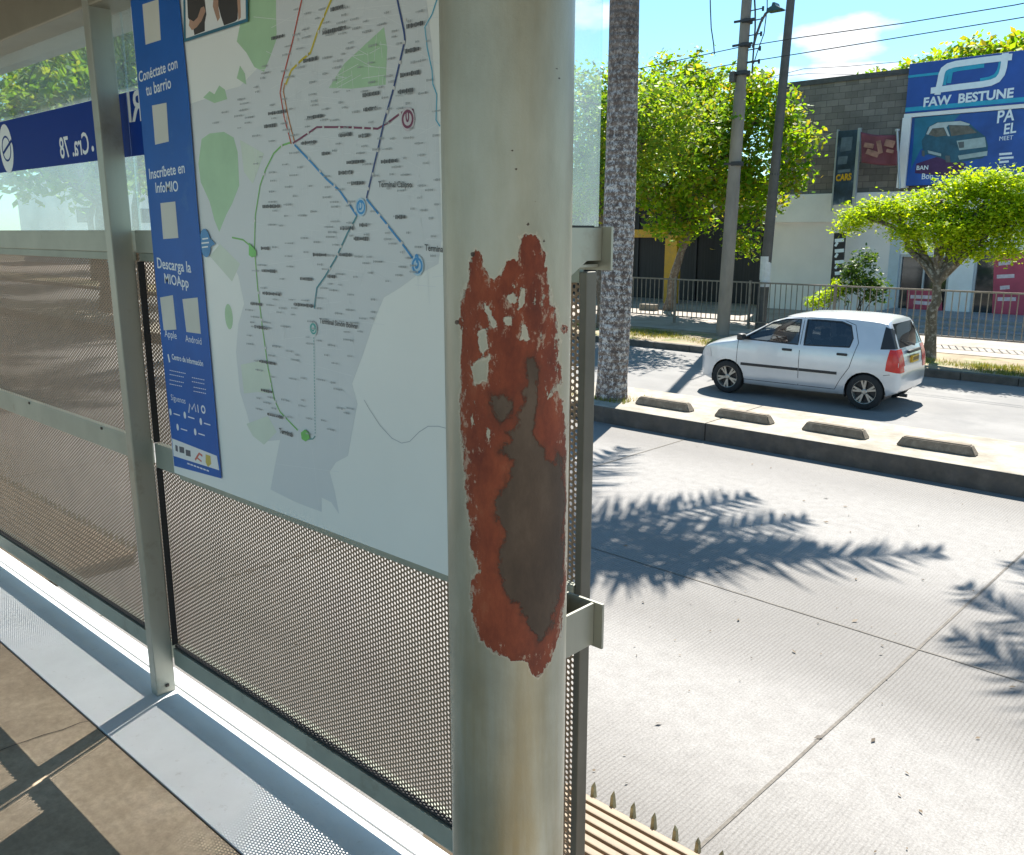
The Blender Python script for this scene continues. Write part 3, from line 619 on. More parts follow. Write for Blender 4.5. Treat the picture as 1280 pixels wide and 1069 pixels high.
# stop names too small to read in the photograph: dark broken word marks
f = layer(); rr = random.Random(5)
for x, y, wd_ in [(508, 35, 21), (506, 66, 17), (500, 96, 23), (497, 117, 19), (453, 121, 21), (454, 139, 15), (403, 43, 29), (413, 14, 15), (339, 50, 15), (379, 78, 17), (335, 144, 23), (384, 149, 19), (423, 171, 15), (448, 172, 13), (376, 181, 19), (402, 194, 10), (433, 205, 21), (423, 218, 17), (476, 204, 21), (439, 231, 15), (494, 273, 13), (425, 287, 15), (449, 283, 10), (442, 300, 17), (424, 320, 15), (391, 320, 17), (409, 347, 8), (367, 382, 23), (375, 350, 15), (326, 312, 10), (327, 340, 17), (328, 368, 21), (313, 381, 13), (318, 410, 15), (324, 453, 19), (326, 489, 13), (334, 519, 19), (328, 260, 21), (330, 160, 15)]:
    xx = x; sl = (y-289)/(x+580)
    while xx < x+wd_:
        w_ = rr.uniform(.8, 1.9); f.stroke([(xx, y-1.6+(xx-x)*sl), (xx+w_, y-1.6+(xx+w_-x)*sl)], rr.uniform(.0058, .0100)); xx += w_+rr.uniform(.18, .45)
f.build('stop_name_print', M('ink_stop', (.10, .105, .11), .45, 0, .15, 30), mapo)
f = layer(); rr = random.Random(11)
CITY = [(300,120),(345,40),(350,5),(530,5),(545,150),(548,320),(500,355),(470,380),(450,430),(436,470),(430,560),(345,545),(318,530),(305,480),(302,400),(310,350),(330,300),(325,230),(300,170),(245,150)]
pts = np.array([(rr.uniform(240, 548), rr.uniform(4, 560)) for _ in range(1500)]); ok = pts[sdf_poly(pts, CITY) < 0]
used = []
for x, y in ok:
    if any(abs(x-u) < 11 and abs(y-v) < 5 for u, v in used): continue
    used.append((x, y)); l = rr.uniform(4, 11); xx = x
    while xx < x+l:
        wd = rr.uniform(.4, 1.3); sl = (y-289)/(x+580); f.stroke([(xx, y+(xx-x)*sl), (xx+wd, y+(xx+wd-x)*sl)], rr.uniform(.0024, .0058)); xx += wd+rr.uniform(.25, .7)
    if len(used) > 290: break
f.build('small_print', M('ink_grey', (.36, .38, .39), .45, 0, .2, 30), mapo)
# blue banner
f = layer(); f.poly([(150,-80),(222.5,-80),(224,0),(236,120),(246,250),(262,430),(277,598.3),(217.8,582.5),(199,400),(180,190),(163,0)])
ban = f.build('banner', M('banner_blue', (.004, .105, .42), .45, 0, .12, 5, spec=.25, dirt=(.05, .17, .42), dscale=4, dthr=(.58, .75)), mapo)
def on_banner(name, mat, fn, each=True):
    f = layer(); fn(f); return build_each(f, name, mat, ban) if each else f.build(name, mat, ban)
m_btext = M('banner_type', (.72, .77, .80), .4, 0, .04)
def t1(f):
    f.text('Conéctate con', (174,103), (222,85), 1.05, bold=.012); f.text('tu barrio', (183,120), (214,110), 1.05, bold=.012)
    f.text('Inscríbete en', (187,224), (231,216), 1.0, bold=.012); f.text('InfoMIO', (195,241), (223,239), 1.0, bold=.012)
    f.text('Descarga la', (197,335), (239,341), 1.0, bold=.012); f.text('MIOApp', (206,354), (236,360), 1.0, bold=.012)
    f.text('Apple', (206,421), (221,424), 1.0); f.text('Android', (232,427), (252,431), 1.0)
on_banner('lettering', m_btext, t1)
def t1b(f):
    f.text('Centro de información', (215,449), (254,458), 1.15, bold=.02); f.stroke([(210,443),(212,453)], .009)
    for y, a, b2 in ((463,212,232),(468,212,230),(475,212,230),(480,212,228),(472,240,256),(477,240,256),(484,242,256),(489,242,256)): 
        x = a
        while x < b2: f.stroke([(x, y+(x-a)*.2), (x+1.6, y+(x+1.6-a)*.2)], .0025); x += 2.3
    f.text('Síguenos', (214,500), (232,505), 1.0); 
    f.stroke([(236,516),(237,505),(240,512),(243,505),(245,515)], .005); f.stroke([(248,516),(247,506)], .005); f.ring((254,512), .008, .014)
    for x, y in ((213,515),(231,519),(251,527),(222,534),(244,540)): f.disc((x, y), .008, .012, 12); f.stroke([(x+4, y+2), (x+12, y+4.5)], .004)
on_banner('fine_print', m_btext, t1b, False)
m_label = M('label_card', (.60, .60, .54), .5, 0, .05, 6)
def t2(f):
    for q in ([(178,5.6),(198,-1),(201,50),(182,56)],[(190,132),(208,128.5),(211,177),(194,181)],[(200.5,254),(219,252),(223,297.5),(204,299)],[(200,372),(216,369),(220.6,412),(204.7,413)],[(228,374),(247,372),(251,417.5),(233,415)]): f.poly(q)
on_banner('blank_label', m_label, t2)
on_banner('logo_strip', m_white, lambda f: f.poly([(215,548),(271,570),(274,588),(217,570)]))
def t3(f):
    for a, b2, y in ((219,222,556),(224,230,558),(232,238,562)): f.poly([(a, y), (b2, y+1.5), (b2+.5, y+9), (a+.5, y+7.5)])
on_banner('dark_logo', M('ink_logo', (.06, .07, .10), .4), t3)
on_banner('red_logo', M('ink_redlogo', (.5, .10, .07), .4), lambda f: (f.stroke([(244,575),(249,567),(253,570)], .008), f.stroke([(246,572),(252,577)], .006)), False)
on_banner('yellow_logo', M('ink_yellowlogo', (.55, .42, .08), .4), lambda f: f.poly([(257,568),(263,570),(264,580),(260,584),(257,578)]))
on_banner('footer_line', m_btext, lambda f: [f.stroke([(a, 578.5+(a-232)*.36), (a+3.2, 578.5+(a+3.2-232)*.36)], .005) for a in range(234, 262, 4)], False)
# photo inset at the top
f = layer(); f.poly([(228,-60),(309,-78),(310,27),(230,53)]); pf = f.build('photo_inset', M('inset_frame', (.015, .14, .22), .4), mapo)
f = layer(); f.poly([(231,-60),(306,-70),(307.3,23.5),(232.5,48)]); f.build('photo_backdrop', m_white, pf)
f = layer()
f.poly([(234,-40),(252,-44),(256,0),(258,18),(256,28),(256,39),(243,44),(241,32),(235,22),(234,0)]); f.poly([(272,-44),(294,-50),(298,-5),(297,24),(294,27),(280,32),(276,20),(271,0)])
f.build('printed_dresses', M('ink_dress', (.035, .028, .028), .5), pf)
f = layer(); f.poly([(237,24),(242,27),(247,22),(251,10),(255,8),(257,14),(252,26),(246,34),(240,38),(236,32)]); f.poly([(268,-20),(272,-18),(273,10),(275,22),(272,27),(269,18),(266,8)]); f.poly([(296,-10),(300,-6),(301,14),(301,22),(298,26),(297,8)])
f.build('printed_arms', M('ink_skin', (.45, .26, .18), .5), pf)
# ==MAPEND==
# ==STREET==
# ------------------------------------------------------------------ vegetation
def leaf_quads(C, size, r, up=.5, droop=0):
    n = len(C); nv = r.normal(size=(n, 3)); nv[:, 2] = np.abs(nv[:, 2])+up; nv /= np.linalg.norm(nv, axis=1)[:, None]
    t = r.normal(size=(n, 3)); t[:, 2] -= droop; t -= nv*(t*nv).sum(1)[:, None]; t /= np.linalg.norm(t, axis=1)[:, None]; s = np.cross(nv, t)
    L_ = size*np.exp(r.normal(0, .28, n)).clip(.45, 1.7)[:, None]; W_ = L_*r.uniform(.22, .34, n)[:, None]
    V = np.stack([C-t*L_*.5, C+s*W_-nv*W_*.25, C+t*L_*.5-nv*L_*.12, C-s*W_-nv*W_*.25], 1)
    return V.reshape(-1, 3)
def quads_mesh(name, V, mat, parent):
    me = bpy.data.meshes.new(name); V = V-np.array(world_loc(parent)) if parent is not None else V
    n = len(V)//4; me.vertices.add(len(V)); me.vertices.foreach_set('co', V.ravel()); me.loops.add(n*4); me.loops.foreach_set('vertex_index', np.arange(n*4, dtype=np.int32))
    me.polygons.add(n); me.polygons.foreach_set('loop_start', np.arange(0, n*4, 4, dtype=np.int32)); me.update(calc_edges=True); me.materials.append(mat)
    o = bpy.data.objects.new(name, me); COL.objects.link(o)
    if parent is not None: o.parent = parent
    return o
def crown(name, blobs, n, size, mat, parent, seed=1, clump=.22, per=18, hollow=.45, up=.5):
    r = np.random.default_rng(seed); B = np.array([b[:6] for b in blobs]); vol = (B[:, 3]*B[:, 4]*B[:, 5])**.75; p = vol/vol.sum()
    k = max(1, n//per); bi = r.choice(len(B), k, p=p); d = r.normal(size=(k, 3)); d /= np.linalg.norm(d, axis=1)[:, None]
    rad = (hollow+(1-hollow)*r.uniform(0, 1, k)**.7)*r.uniform(.82, 1.14, k)
    cc = B[bi, :3]+d*rad[:, None]*B[bi, 3:6]
    C = np.repeat(cc, per, 0)+r.normal(size=(k*per, 3))*clump*np.array([1, 1, .65])
    return quads_mesh(name, leaf_quads(C, size, r, up), mat, parent)
def limb_path(a, b, r, wob=.08, n=6):
    a = np.array(a, float); b = np.array(b, float); l = np.linalg.norm(b-a)
    return [a+(b-a)*t+np.array([r.uniform(-1, 1), r.uniform(-1, 1), 0])*wob*l*math.sin(math.pi*t)+np.array([0, 0, .12*l*math.sin(math.pi*t)]) for t in np.linspace(0, 1, n)]
def bark(name, c, c2, sc=9): return M(name, c, .9, 0, .3, sc, .6, 25, stretch=(1, 1, .35), dirt=c2, dscale=11, dthr=(.5, .62))
m_bark = bark('bark_brown', (.13, .10, .075), (.24, .22, .19)); m_bark_dark = bark('bark_dark', (.055, .042, .03), (.12, .11, .09))
m_leaf_bright = leafmat('leaf_bright', [(.06, .17, .012), (.14, .30, .014), (.26, .42, .014), (.10, .22, .014), (.34, .28, .05), (.16, .33, .014)], .52)
m_leaf_yellow = leafmat('leaf_yellowgreen', [(.20, .36, .008), (.34, .48, .01), (.15, .28, .01), (.42, .50, .02)], .5)
m_leaf_mid = leafmat('leaf_mid', [(.06, .15, .02), (.12, .24, .02), (.21, .34, .03), (.25, .27, .05)], .5)
m_leaf_dark = leafmat('leaf_dark', [(.03, .075, .015), (.055, .12, .02), (.09, .16, .025)], .35)
def pxblob(px, py, rx, ry, Y, dy=0, fy=1.0):
    p = onY(px, py, Y+dy); k = float((p-CAM)@FWD)/FPX
    return (p[0], p[1], p[2], rx*k, max(rx, ry)*k*fy, ry*k)
def tree(name, base, label, blobs, n, size, mat, trunk_r, seed=1, top=None, bk=None, cat='tree', group=None, per=18, clump=.22, fork=.55, hollow=.45, up=.5, limbs=7):
    r = np.random.default_rng(seed); t = empty(name, tuple(base), label, cat, group)
    B = np.array([b[:6] for b in blobs]); ctr = B[:, :3].mean(0)
    top = np.array(top) if top is not None else np.array([base[0]*.6+ctr[0]*.4, base[1]*.6+ctr[1]*.4, base[2]+(ctr[2]-base[2])*fork])
    s = MB(); p = limb_path((base[0], base[1], base[2]-.05), top, r, .03, 7); s.tube(p, [trunk_r*(1.25 if i == 0 else 1-.06*i) for i in range(7)], 10)
    order = np.argsort(-B[:, 3])
    for i in order[:limbs]:
        e = B[i, :3]+np.array([0, 0, .1*B[i, 5]]); q = limb_path(top-np.array([0, 0, .1*trunk_r]), e, r, .1, 7); s.tube(q, [trunk_r*.62*(1-.13*j)+.008 for j in range(7)], 7)
        for j in range(3):
            st = q[3+j]; e2 = B[i, :3]+r.normal(size=3)*B[i, 3:6]*.55; s.tube(limb_path(st, e2, r, .12, 5), [trunk_r*.24*(1-.18*z)+.004 for z in range(5)], 5)
    s.build('trunk', bk or m_bark, t, True)
    crown('crown', blobs, n, size, mat, t, seed+50, clump, per, hollow, up); return t

YB = 25.0
tb = onZ(835, 388, .15)
tree('broad_tree', (tb[0], tb[1], .15), 'large bright green tree in front of the dark garage with the yellow portal',
     [pxblob(*a, YB, d) for a, d in (((838,150,58,58),0), ((900,128,60,44),.3), ((955,142,46,42),0), ((985,178,34,38),-.4), ((824,222,44,46),.2), ((895,205,60,50),-.6), ((850,272,42,30),0), ((935,240,44,34),-.3), ((800,130,36,46),.4), ((930,300,22,20),-.3), ((866,88,22,20),0), ((832,82,15,16),.2), ((990,225,20,18),-.2), ((790,200,30,40),.5), ((945,108,26,16),0))],
     26000, .165, m_leaf_bright, .17, 3, clump=.20, fork=.4)
t3 = onZ(752, 446, .15)
tree('roadside_tree', (-15.0, 20.0, .14), 'leafy tree on the planting strip half hidden behind the palm trunk',
     [(-15.0, 19.8, 5.6, 2.2, 2.0, 1.5), (-16.4, 20.2, 5.0, 1.8, 1.7, 1.3), (-13.7, 19.7, 5.0, 1.5, 1.6, 1.1), (-15.4, 19.5, 6.2, 1.5, 1.4, .9), (-17.2, 19.9, 5.9, 1.3, 1.3, .9), (-15.2, 19.4, 3.9, 1.5, 1.4, .8), (-12.7, 19.6, 5.6, 1.5, 1.5, .9), (-13.2, 19.2, 5.6, 1.5, 1.5, .9)], 17000, .13, m_leaf_mid, .14, 5)
YF = 19.8; fb = onZ(1161, 447, .14); ft = onY(1172, 352, YF)
ftree = tree('flat_topped_tree', (fb[0], fb[1], .14), 'small flat topped yellow green street tree in front of the car showroom',
     [pxblob(*a, YF, d, .9) for a, d in (((1218,233,44,20),.2), ((1258,232,36,20),0), ((1075,270,30,13),0), ((1118,262,40,16),.1), ((1165,258,46,19),-.2), ((1185,286,46,20),-.3), ((1240,275,46,30),.1), ((1130,292,28,12),-.3), ((1205,312,30,14),0), ((1290,265,46,34),.2), ((1060,282,16,9),0), ((1150,310,16,9),.1), ((1258,312,26,14),.2))],
     26000, .078, m_leaf_yellow, .125, 11, top=ft, bk=bark('bark_street_tree', (.10, .082, .06), (.28, .26, .22)), clump=.11, per=16, hollow=.3, up=.9, limbs=9)
for i, (px, py, rx, ry, lab) in enumerate(((1262, 74, 70, 52, 'tallest green tree behind the blue showroom sign'), (1190, 90, 58, 38, 'rounded green tree rising between showroom sign and block wall'), (1128, 103, 50, 22, 'low green tree top just clearing the grey block wall'))):
    Yt = 45+i*2; bl = [pxblob(px+dx*rx, py+dz*ry, rx*.6, ry*.62, Yt, dd) for dx, dz, dd in ((0,0,0),(-.5,.2,1),(.55,-.05,-1),(.1,.6,.5),(-.3,.7,0),(.6,.6,1))]
    p = onY(px, 289, Yt); tree('background_tree', (p[0], Yt, .1), lab, bl, 6000, .30, m_leaf_bright, .3, 20+i, group='trees behind the showroom', clump=.35)
for i, (x, y, h, rr_, lab) in enumerate(((-30, 12.5, 8.5, 4.0, 'nearest leafy tree seen through the left glass pane'), (-37, 17, 10, 4.6, 'second tree beyond the left glass pane, above the blue sign band'), (-50, 20.5, 12, 5.5, 'tall tree at the far end of the street, beyond the glass'), (-44, 13, 11, 4.2, 'slim tree on the far part of the kerb island'), (-62, 27, 12, 6, 'farthest dark tree at the end of the street'), (-27, 41, 9, 4.5, 'tree rising behind the roof of the dark garage'), (-35, 24, 7.5, 4, 'street tree beyond the left end of the garage'))):
    r = np.random.default_rng(60+i); bl = [(x+r.uniform(-.6, .6)*rr_, y+r.uniform(-.5, .5)*rr_, h*.78+r.uniform(-.30, .40)*h*.7, rr_*.5, rr_*.5, rr_*.38) for _ in range(9)]
    tree('distant_tree', (x, y, .1), lab, bl, 6500, .34, (m_leaf_mid, m_leaf_bright)[i % 2], .2, 70+i, group='trees along the street to the left', clump=.4)

bp_ = onZ(1078, 388, .15)
def shrub(name, x, y, z, label, blobs, n, size, mat, seed):
    t = empty(name, (x, y, z), label, 'shrub'); r = np.random.default_rng(seed); s = MB()
    for b in blobs: s.tube(limb_path((x+r.uniform(-.1, .1), y, z-.02), (b[0], b[1], b[2]+b[5]*.5), r, .1, 6), [.02, .016, .013, .01, .008, .005], 5)
    s.build('stems', m_bark_dark, t, True); crown('foliage', blobs, n, size, mat, t, seed+1, .09, 12, .2); return t
YS = 24.2
shrub('leafy_shrub', onY(1075, 380, YS)[0], YS, .15, 'dark loose shrub growing behind the fence beside the totem sign', [pxblob(*a, YS, 0) for a in ((1078,352,22,26),(1062,345,14,20),(1095,362,18,16),(1072,328,10,14),(1085,322,7,14),(1050,368,12,12))], 2200, .10, m_leaf_dark, 91)
shrub('low_shrub', onY(1030, 385, YS)[0], YS-.2, .15, 'low pale green shrub behind the fence, left of the dark shrub', [pxblob(*a, YS-.2, 0) for a in ((1030,372,16,10),(1044,362,10,12),(1018,378,10,7))], 900, .09, m_leaf_yellow, 93)

# palms on the kerb island
def palm_bark():
    m, nt, b, N, L = newmat('palm_bark')
    n = noise(N, L, 5, 8, .75); r = ramp(N, [(.30, (.045, .030, .024)), (.50, (.13, .095, .078)), (.72, (.25, .20, .17))]); L(n.outputs[0], r.inputs[0])
    li = noise(N, L, 15, 8, .85); q = ramp(N, [(.49, (0, 0, 0)), (.56, (1, 1, 1))]); L(li.outputs[0], q.inputs[0])
    t = N('ShaderNodeTexCoord'); sx = N('ShaderNodeSeparateXYZ'); L(t.outputs['Object'], sx.inputs[0])
    f = N('ShaderNodeMapRange'); L(sx.outputs['Z'], f.inputs[0]); f.inputs[1].default_value = 6; f.inputs[2].default_value = 3.4; f.inputs[3].default_value = .08; f.inputs[4].default_value = .95
    k = N('ShaderNodeMath'); k.operation = 'MULTIPLY'; L(q.outputs[0], k.inputs[0]); L(f.outputs[0], k.inputs[1])
    mx = N('ShaderNodeMix'); mx.data_type = 'RGBA'; L(k.outputs[0], mx.inputs[0]); L(r.outputs[0], mx.inputs[6]); mx.inputs[7].default_value = (.56, .54, .51, 1)
    sp = noise(N, L, 34, 5, .8); sq = ramp(N, [(.56, (0, 0, 0)), (.62, (1, 1, 1))]); L(sp.outputs[0], sq.inputs[0])
    m2 = N('ShaderNodeMix'); m2.data_type = 'RGBA'; L(sq.outputs[0], m2.inputs[0]); L(mx.outputs[2], m2.inputs[6]); m2.inputs[7].default_value = (.04, .033, .03, 1)
    L(m2.outputs[2], b.inputs['Base Color']); b.inputs['Roughness'].default_value = .9
    wv = N('ShaderNodeTexWave'); wv.bands_direction = 'Z'; wv.inputs['Scale'].default_value = 3.2; wv.inputs['Distortion'].default_value = 3; wv.inputs['Detail'].default_value = 3; L(t.outputs['Object'], wv.inputs[0])
    ad = N('ShaderNodeMath'); ad.operation = 'ADD'; L(wv.outputs['Fac'], ad.inputs[0]); L(n.outputs[0], ad.inputs[1])
    bp = N('ShaderNodeBump'); bp.inputs['Strength'].default_value = .5; bp.inputs['Distance'].default_value = .03; L(ad.outputs[0], bp.inputs['Height']); L(bp.outputs[0], b.inputs['Normal']); return m
m_palm = palm_bark(); m_frond = leafmat('frond_leaf', [(.05, .10, .03), (.09, .16, .04)], .35)
def palm(x, y, h, label, fronds, seed, r0=.235):
    r = np.random.default_rng(seed); t = empty('palm_tree', (x, y, .25), label, 'palm tree', 'palm trees on the kerb island')
    s = MB(); k = 26; zz = np.linspace(.235, h, k); s.tube([(x+.04*math.sin(z*.5)+.010*z, y, z) for z in zz], [r0*(1.10 if z < .45 else 1.0 if z < 3 else 1.0-.035*(z-3)) for z in zz], 20); s.build('trunk', m_palm, t, True)
    top = np.array([x+.010*h, y, h])
    for a, ln, rise, drop in fronds:
        d = np.array([math.cos(a), math.sin(a), 0]); s_ = np.array([-d[1], d[0], 0]); pts = []
        for u in np.linspace(0, 1, 22): pts.append(top+d*ln*(u*.96)+np.array([0, 0, rise*math.sin(u*math.pi*.55)-drop*u**2.2]))
        m = MB(); m.tube(pts, [.035*(1-.9*i/21)+.004 for i in range(22)], 5)
        for i in range(2, 22):
            for rep in range(4):
                u = (i+rep/4)/22; p = pts[i]+(pts[min(i+1, 21)]-pts[i])*rep/4; ll = .74*math.sin(math.pi*min(1, .16+.86*u))**.6+.1
                for sg in (1, -1):
                    e = p+s_*sg*ll*r.uniform(.55, .95)+d*ll*r.uniform(.3, .55)+np.array([0, 0, ll*r.uniform(-.75, .35)]); mid = (p+e)/2+np.array([0, 0, .06]); wv = d*.021
                    m.add([p-wv, p+wv, mid+wv*1.2, e, mid-wv*1.2], [(0, 1, 2, 4), (4, 2, 3)])
        m.build('frond', m_frond, t)
    return t
def ring_fronds(n, seed, ln=3.4): 
    r = random.Random(seed); return [(2*math.pi*k/n+r.uniform(-.15, .15), ln*r.uniform(.85, 1.1), r.uniform(.3, .9), r.uniform(.9, 2.2)) for k in range(n)]
palm(-8.06, 11.02, 8.7, 'palm with a mottled grey trunk beside the top rail bracket', [(R(34), 4.5, .75, 1.0), (R(40), 3.6, 1.0, .6), (R(52), 3.7, .9, .7), (R(62), 3.4, .7, .9), (R(100), 3.6, .7, 1.4), (R(148), 3.7, .8, 1.2), (R(5), 2.6, .6, 1.8), (R(125), 3.5, .8, 1.1)], 1)
palm(-.35, 11.25, 8.9, 'palm right of the picture edge whose frond tips hang over the car', [(R(147), 4.3, .6, 1.3), (R(160), 4.0, .8, 1.6), (R(170), 3.7, .9, 1.2),  (R(280), 3.4, .7, 1.5), (R(330), 3.4, .8, 1.5), (R(20), 3.4, .8, 1.4), (R(75), 3.4, .8, 1.4), (R(110), 3.4, .8, 1.4)], 2)
palm(-19.5, 11.2, 8.4, 'palm on the kerb island behind the left half of the map', ring_fronds(10, 7), 5)
palm(-25.6, 11.3, 8.0, 'palm seen through the left perforated panel', ring_fronds(11, 8), 6)
# grass tufts on the island and strip
def grass(name, areas, n, size, mat, seed):
    r = np.random.default_rng(seed); C = []
    for (x0, x1, y0, y1, z, w) in areas:
        k = int(n*w); a = np.stack([r.uniform(x0, x1, k), r.uniform(y0, y1, k)], 1); ph = np.sin(a[:, 0]*2.1+seed)+np.sin(a[:, 1]*3.3+a[:, 0])+r.normal(size=k)*.5; a = a[ph > .2]
        C.append(np.column_stack([a, np.full(len(a), z)]))
    C = np.concatenate(C); n_ = len(C); an = r.uniform(0, 6.28, n_); h = size*r.uniform(.5, 1.3, n_); w_ = h*.09
    d = np.stack([np.cos(an), np.sin(an), 0*an], 1); l = np.stack([-d[:, 1], d[:, 0], 0*an], 1); tip = C+l*(h*r.uniform(-.6, .6, n_))[:, None]+np.array([0, 0, 1])*h[:, None]
    V = np.stack([C-d*w_[:, None], C+d*w_[:, None], tip+d*w_[:, None]*.2, tip-d*w_[:, None]*.2], 1).reshape(-1, 3)
    o = quads_mesh(name, V, mat, None); return tag(o, 'patchy yellow green grass on the kerb island and planting strip', 'grass', kind='stuff')
m_grass = leafmat('grass_blades', [(.16, .20, .03), (.24, .25, .06), (.10, .15, .02), (.32, .27, .12)], .3)
grass('grass', [(-9.3, -7.6, 10.7, 11.5, .25, .07), (-16, -9.5, 18.4, 20.4, .14, .40), (-8.5, -2.5, 18.4, 19.9, .14, .42), (-40, -16, 18.4, 20.6, .14, .15)], 34000, .06, m_grass, 4)
# fallen leaves and grit on the busway
r = np.random.default_rng(8); n = 300
C = np.stack([r.uniform(-6, 2, n), r.uniform(2.1, 10.2, n), np.full(n, .008)], 1)
nv = np.tile([0, 0, 1.], (n, 1)); an = r.uniform(0, 6.28, n); t = np.stack([np.cos(an), np.sin(an), 0*an], 1); s_ = np.cross(nv, t); ll = (.010+.022*r.uniform(0, 1, n)**4)[:, None]
V = np.stack([C-t*ll, C+s_*ll*.42+nv*ll*.3, C+t*ll+nv*ll*.25, C-s_*ll*.42], 1).reshape(-1, 3)
tag(quads_mesh('leaf_litter', V, leafmat('dead_leaf', [(.10, .07, .04), (.17, .12, .07), (.06, .05, .04)], .1), None), 'small dry leaves and grit scattered over the pale busway concrete', 'leaf litter', kind='stuff')

# ------------------------------------------------------------------ wheel stops
m_stop = M('wheel_stop_concrete', (.185, .15, .11), .9, 0, .22, 7, .4, 50, dirt=(.30, .26, .2), dscale=9, dthr=(.5, .7))
for x0, x1, lab in ((-7.50, -6.53, 'concrete wheel stop nearest the palm trunk'), (-6.15, -5.28, 'second concrete wheel stop from the palm, below the car bonnet'), (-4.86, -4.0, 'third concrete wheel stop from the palm, near the rear wheel'), (-3.64, -2.74, 'concrete wheel stop farthest from the palm')):
    t = MB(); y0, y1, z0, z1 = 10.84, 11.01, .254, .372; i = .05
    t.add([(x0, y0, z0), (x1, y0, z0), (x1, y1, z0), (x0, y1, z0), (x0+i*1.4, y0+.03, z1), (x1-i*1.4, y0+.03, z1), (x1-i*1.4, y1-.03, z1), (x0+i*1.4, y1-.03, z1)], [(0,3,2,1),(4,5,6,7),(0,1,5,4),(1,2,6,5),(2,3,7,6),(3,0,4,7)])
    bm = bmesh.new(); [bm.verts.new(v) for v in t.v]; bm.verts.ensure_lookup_table(); [bm.faces.new([bm.verts[k] for k in f]) for f in t.f]
    bmesh.ops.bevel(bm, geom=bm.edges[:], offset=.014, segments=2, affect='EDGES'); bm.verts.index_update()
    rj = random.Random(int(x0*100)); bmesh.ops.rotate(bm, verts=bm.verts[:], cent=((x0+x1)/2, 10.92, .254), matrix=Matrix.Rotation(R(rj.uniform(-2.2, 2.2)), 3, 'Z'))
    u = MB(); u.add([v.co[:] for v in bm.verts], [[v.index for v in f.verts] for f in bm.faces]); bm.free()
    tag(u.build('wheel_stop', m_stop), lab, 'wheel stop', 'wheel stops along the kerb island')

# ------------------------------------------------------------------ fence
m_fence = M('fence_steel', (.22, .19, .16), .6, .4, .25, 8)
YFN = 22.48; fx = -31.0
fence = empty('railing_fence', (-12, YFN, .15), 'low grey steel railing fence between the street and the buildings', 'fence')
while fx < 4:
    x1 = fx+2.4
    p = MB(); p.box(fx-.03, fx+.03, YFN-.03, YFN+.03, .10, 1.47); p.build('post', m_fence, fence)
    p = MB(); p.box(fx+.035, x1-.035, YFN-.02, YFN+.02, 1.40, 1.44); p.box(fx+.035, x1-.035, YFN-.015, YFN+.015, .33, .36)
    k = fx+.12
    while k < x1-.05: p.box(k-.010, k+.010, YFN-.010, YFN+.010, .362, 1.398); k += .155
    p.build('railing_panel', m_fence, fence); fx = x1
b_ = onZ(811, 388, .15)
s = MB(); s.box(b_[0]-.32, b_[0]+.32, b_[1]-.14, b_[1]+.14, .152, .36, .02); tag(s.build('concrete_block', M('rough_concrete_block', (.22, .19, .15), .9, 0, .25, 8, .5, 40)), 'rough grey concrete block lying on the pavement by the yellow portal', 'concrete block')

# ------------------------------------------------------------------ poles and wires
m_pole = M('pole_concrete', (.23, .205, .175), .9, 0, .2, 4, .3, 40, stretch=(1, 1, .3)); m_pole2 = M('pole_steel_dark', (.10, .095, .09), .6, .3, .2, 4)
m_wire = M('wire_black', (.03, .03, .035), .5)
def px_path(Y, pts): return [onY(x, y, Y) for x, y in pts]
p0 = onZ(903, 420, .14); YP1 = p0[1]
pole = empty('utility_pole', tuple(p0), 'thick concrete utility pole with bands, rungs and a lamp arm', 'utility pole', 'poles by the fence')
a, b_ = onY(903, 420, YP1), onY(954, -280, YP1); mid = a+(b_-a)*.30; mid2 = a+(b_-a)*.47
s = MB(); s.tube([a-(b_-a)*.02, mid], [.172, .160], 16); s.tube([mid, mid2], [.154, .147], 16); s.tube([mid2, b_], [.128, .105], 16); s.build('shaft', m_pole, pole, True)
for y in (92, 57, 27, 205): 
    c = onY(905+(420-y)*.0735, y, YP1); s = MB(); s.tube([c-np.array([0, 0, .05]), c+np.array([0, 0, .05])], .168 if y > 60 else .138, 14); s.box(c[0]-.26, c[0]+.26, c[1]-.17, c[1]-.13, c[2]-.025, c[2]+.025); s.build('clamp_band', m_wire, pole)
for y in (15, 28, 46, 64, 80):
    c = onY(905+(420-y)*.0735, y, YP1); s = MB(); s.tube([c+np.array([.10, -.05, 0]), c+np.array([.42, -.05, .01])], .014, 6); s.tube([c+np.array([.42, -.05, -.05]), c+np.array([.42, -.05, .05])], .028, 8); s.build('rung', m_wire, pole)
s = MB(); c = onY(929, 95, YP1); s.box(c[0]-.26, c[0]-.13, c[1]-.22, c[1]-.06, c[2]-.14, c[2]+.1, .01); s.build('junction_box', m_pole2, pole)
s = MB(); s.tube(px_path(YP1-.1, [(941,60),(945,45),(951,28),(957,17),(963,13)]), .03, 8); s.build('lamp_arm', m_pole2, pole, True)
lp = onY(969.5, 11.5, YP1-.1); s = MB(); s.prism([lp+np.array(q) for q in ((-.17,-.12,-.05),(-.15,-.12,.02),(-.05,-.12,.06),(-.03,-.12,.13),(.02,-.12,.13),(.05,-.12,.06),(.20,-.12,-.03),(.16,-.12,-.05))], (0, .24, 0)); s.build('lamp_head', M('lamp_teal', (.03, .07, .08), .4, .3), pole)
p0b = onZ(950, 411, .15); YP2 = p0b[1]
pole2 = empty('utility_pole', tuple(p0b), 'thin leaning dark pole with a white notice taped on', 'utility pole', 'poles by the fence')
a2, b2 = onY(950, 411, YP2), onY(1012, -250, YP2); s = MB(); s.tube([a2-(b2-a2)*.02, a2+(b2-a2)*.35, b2], [.155, .125, .085], 14); s.build('shaft', m_pole2, pole2, True)
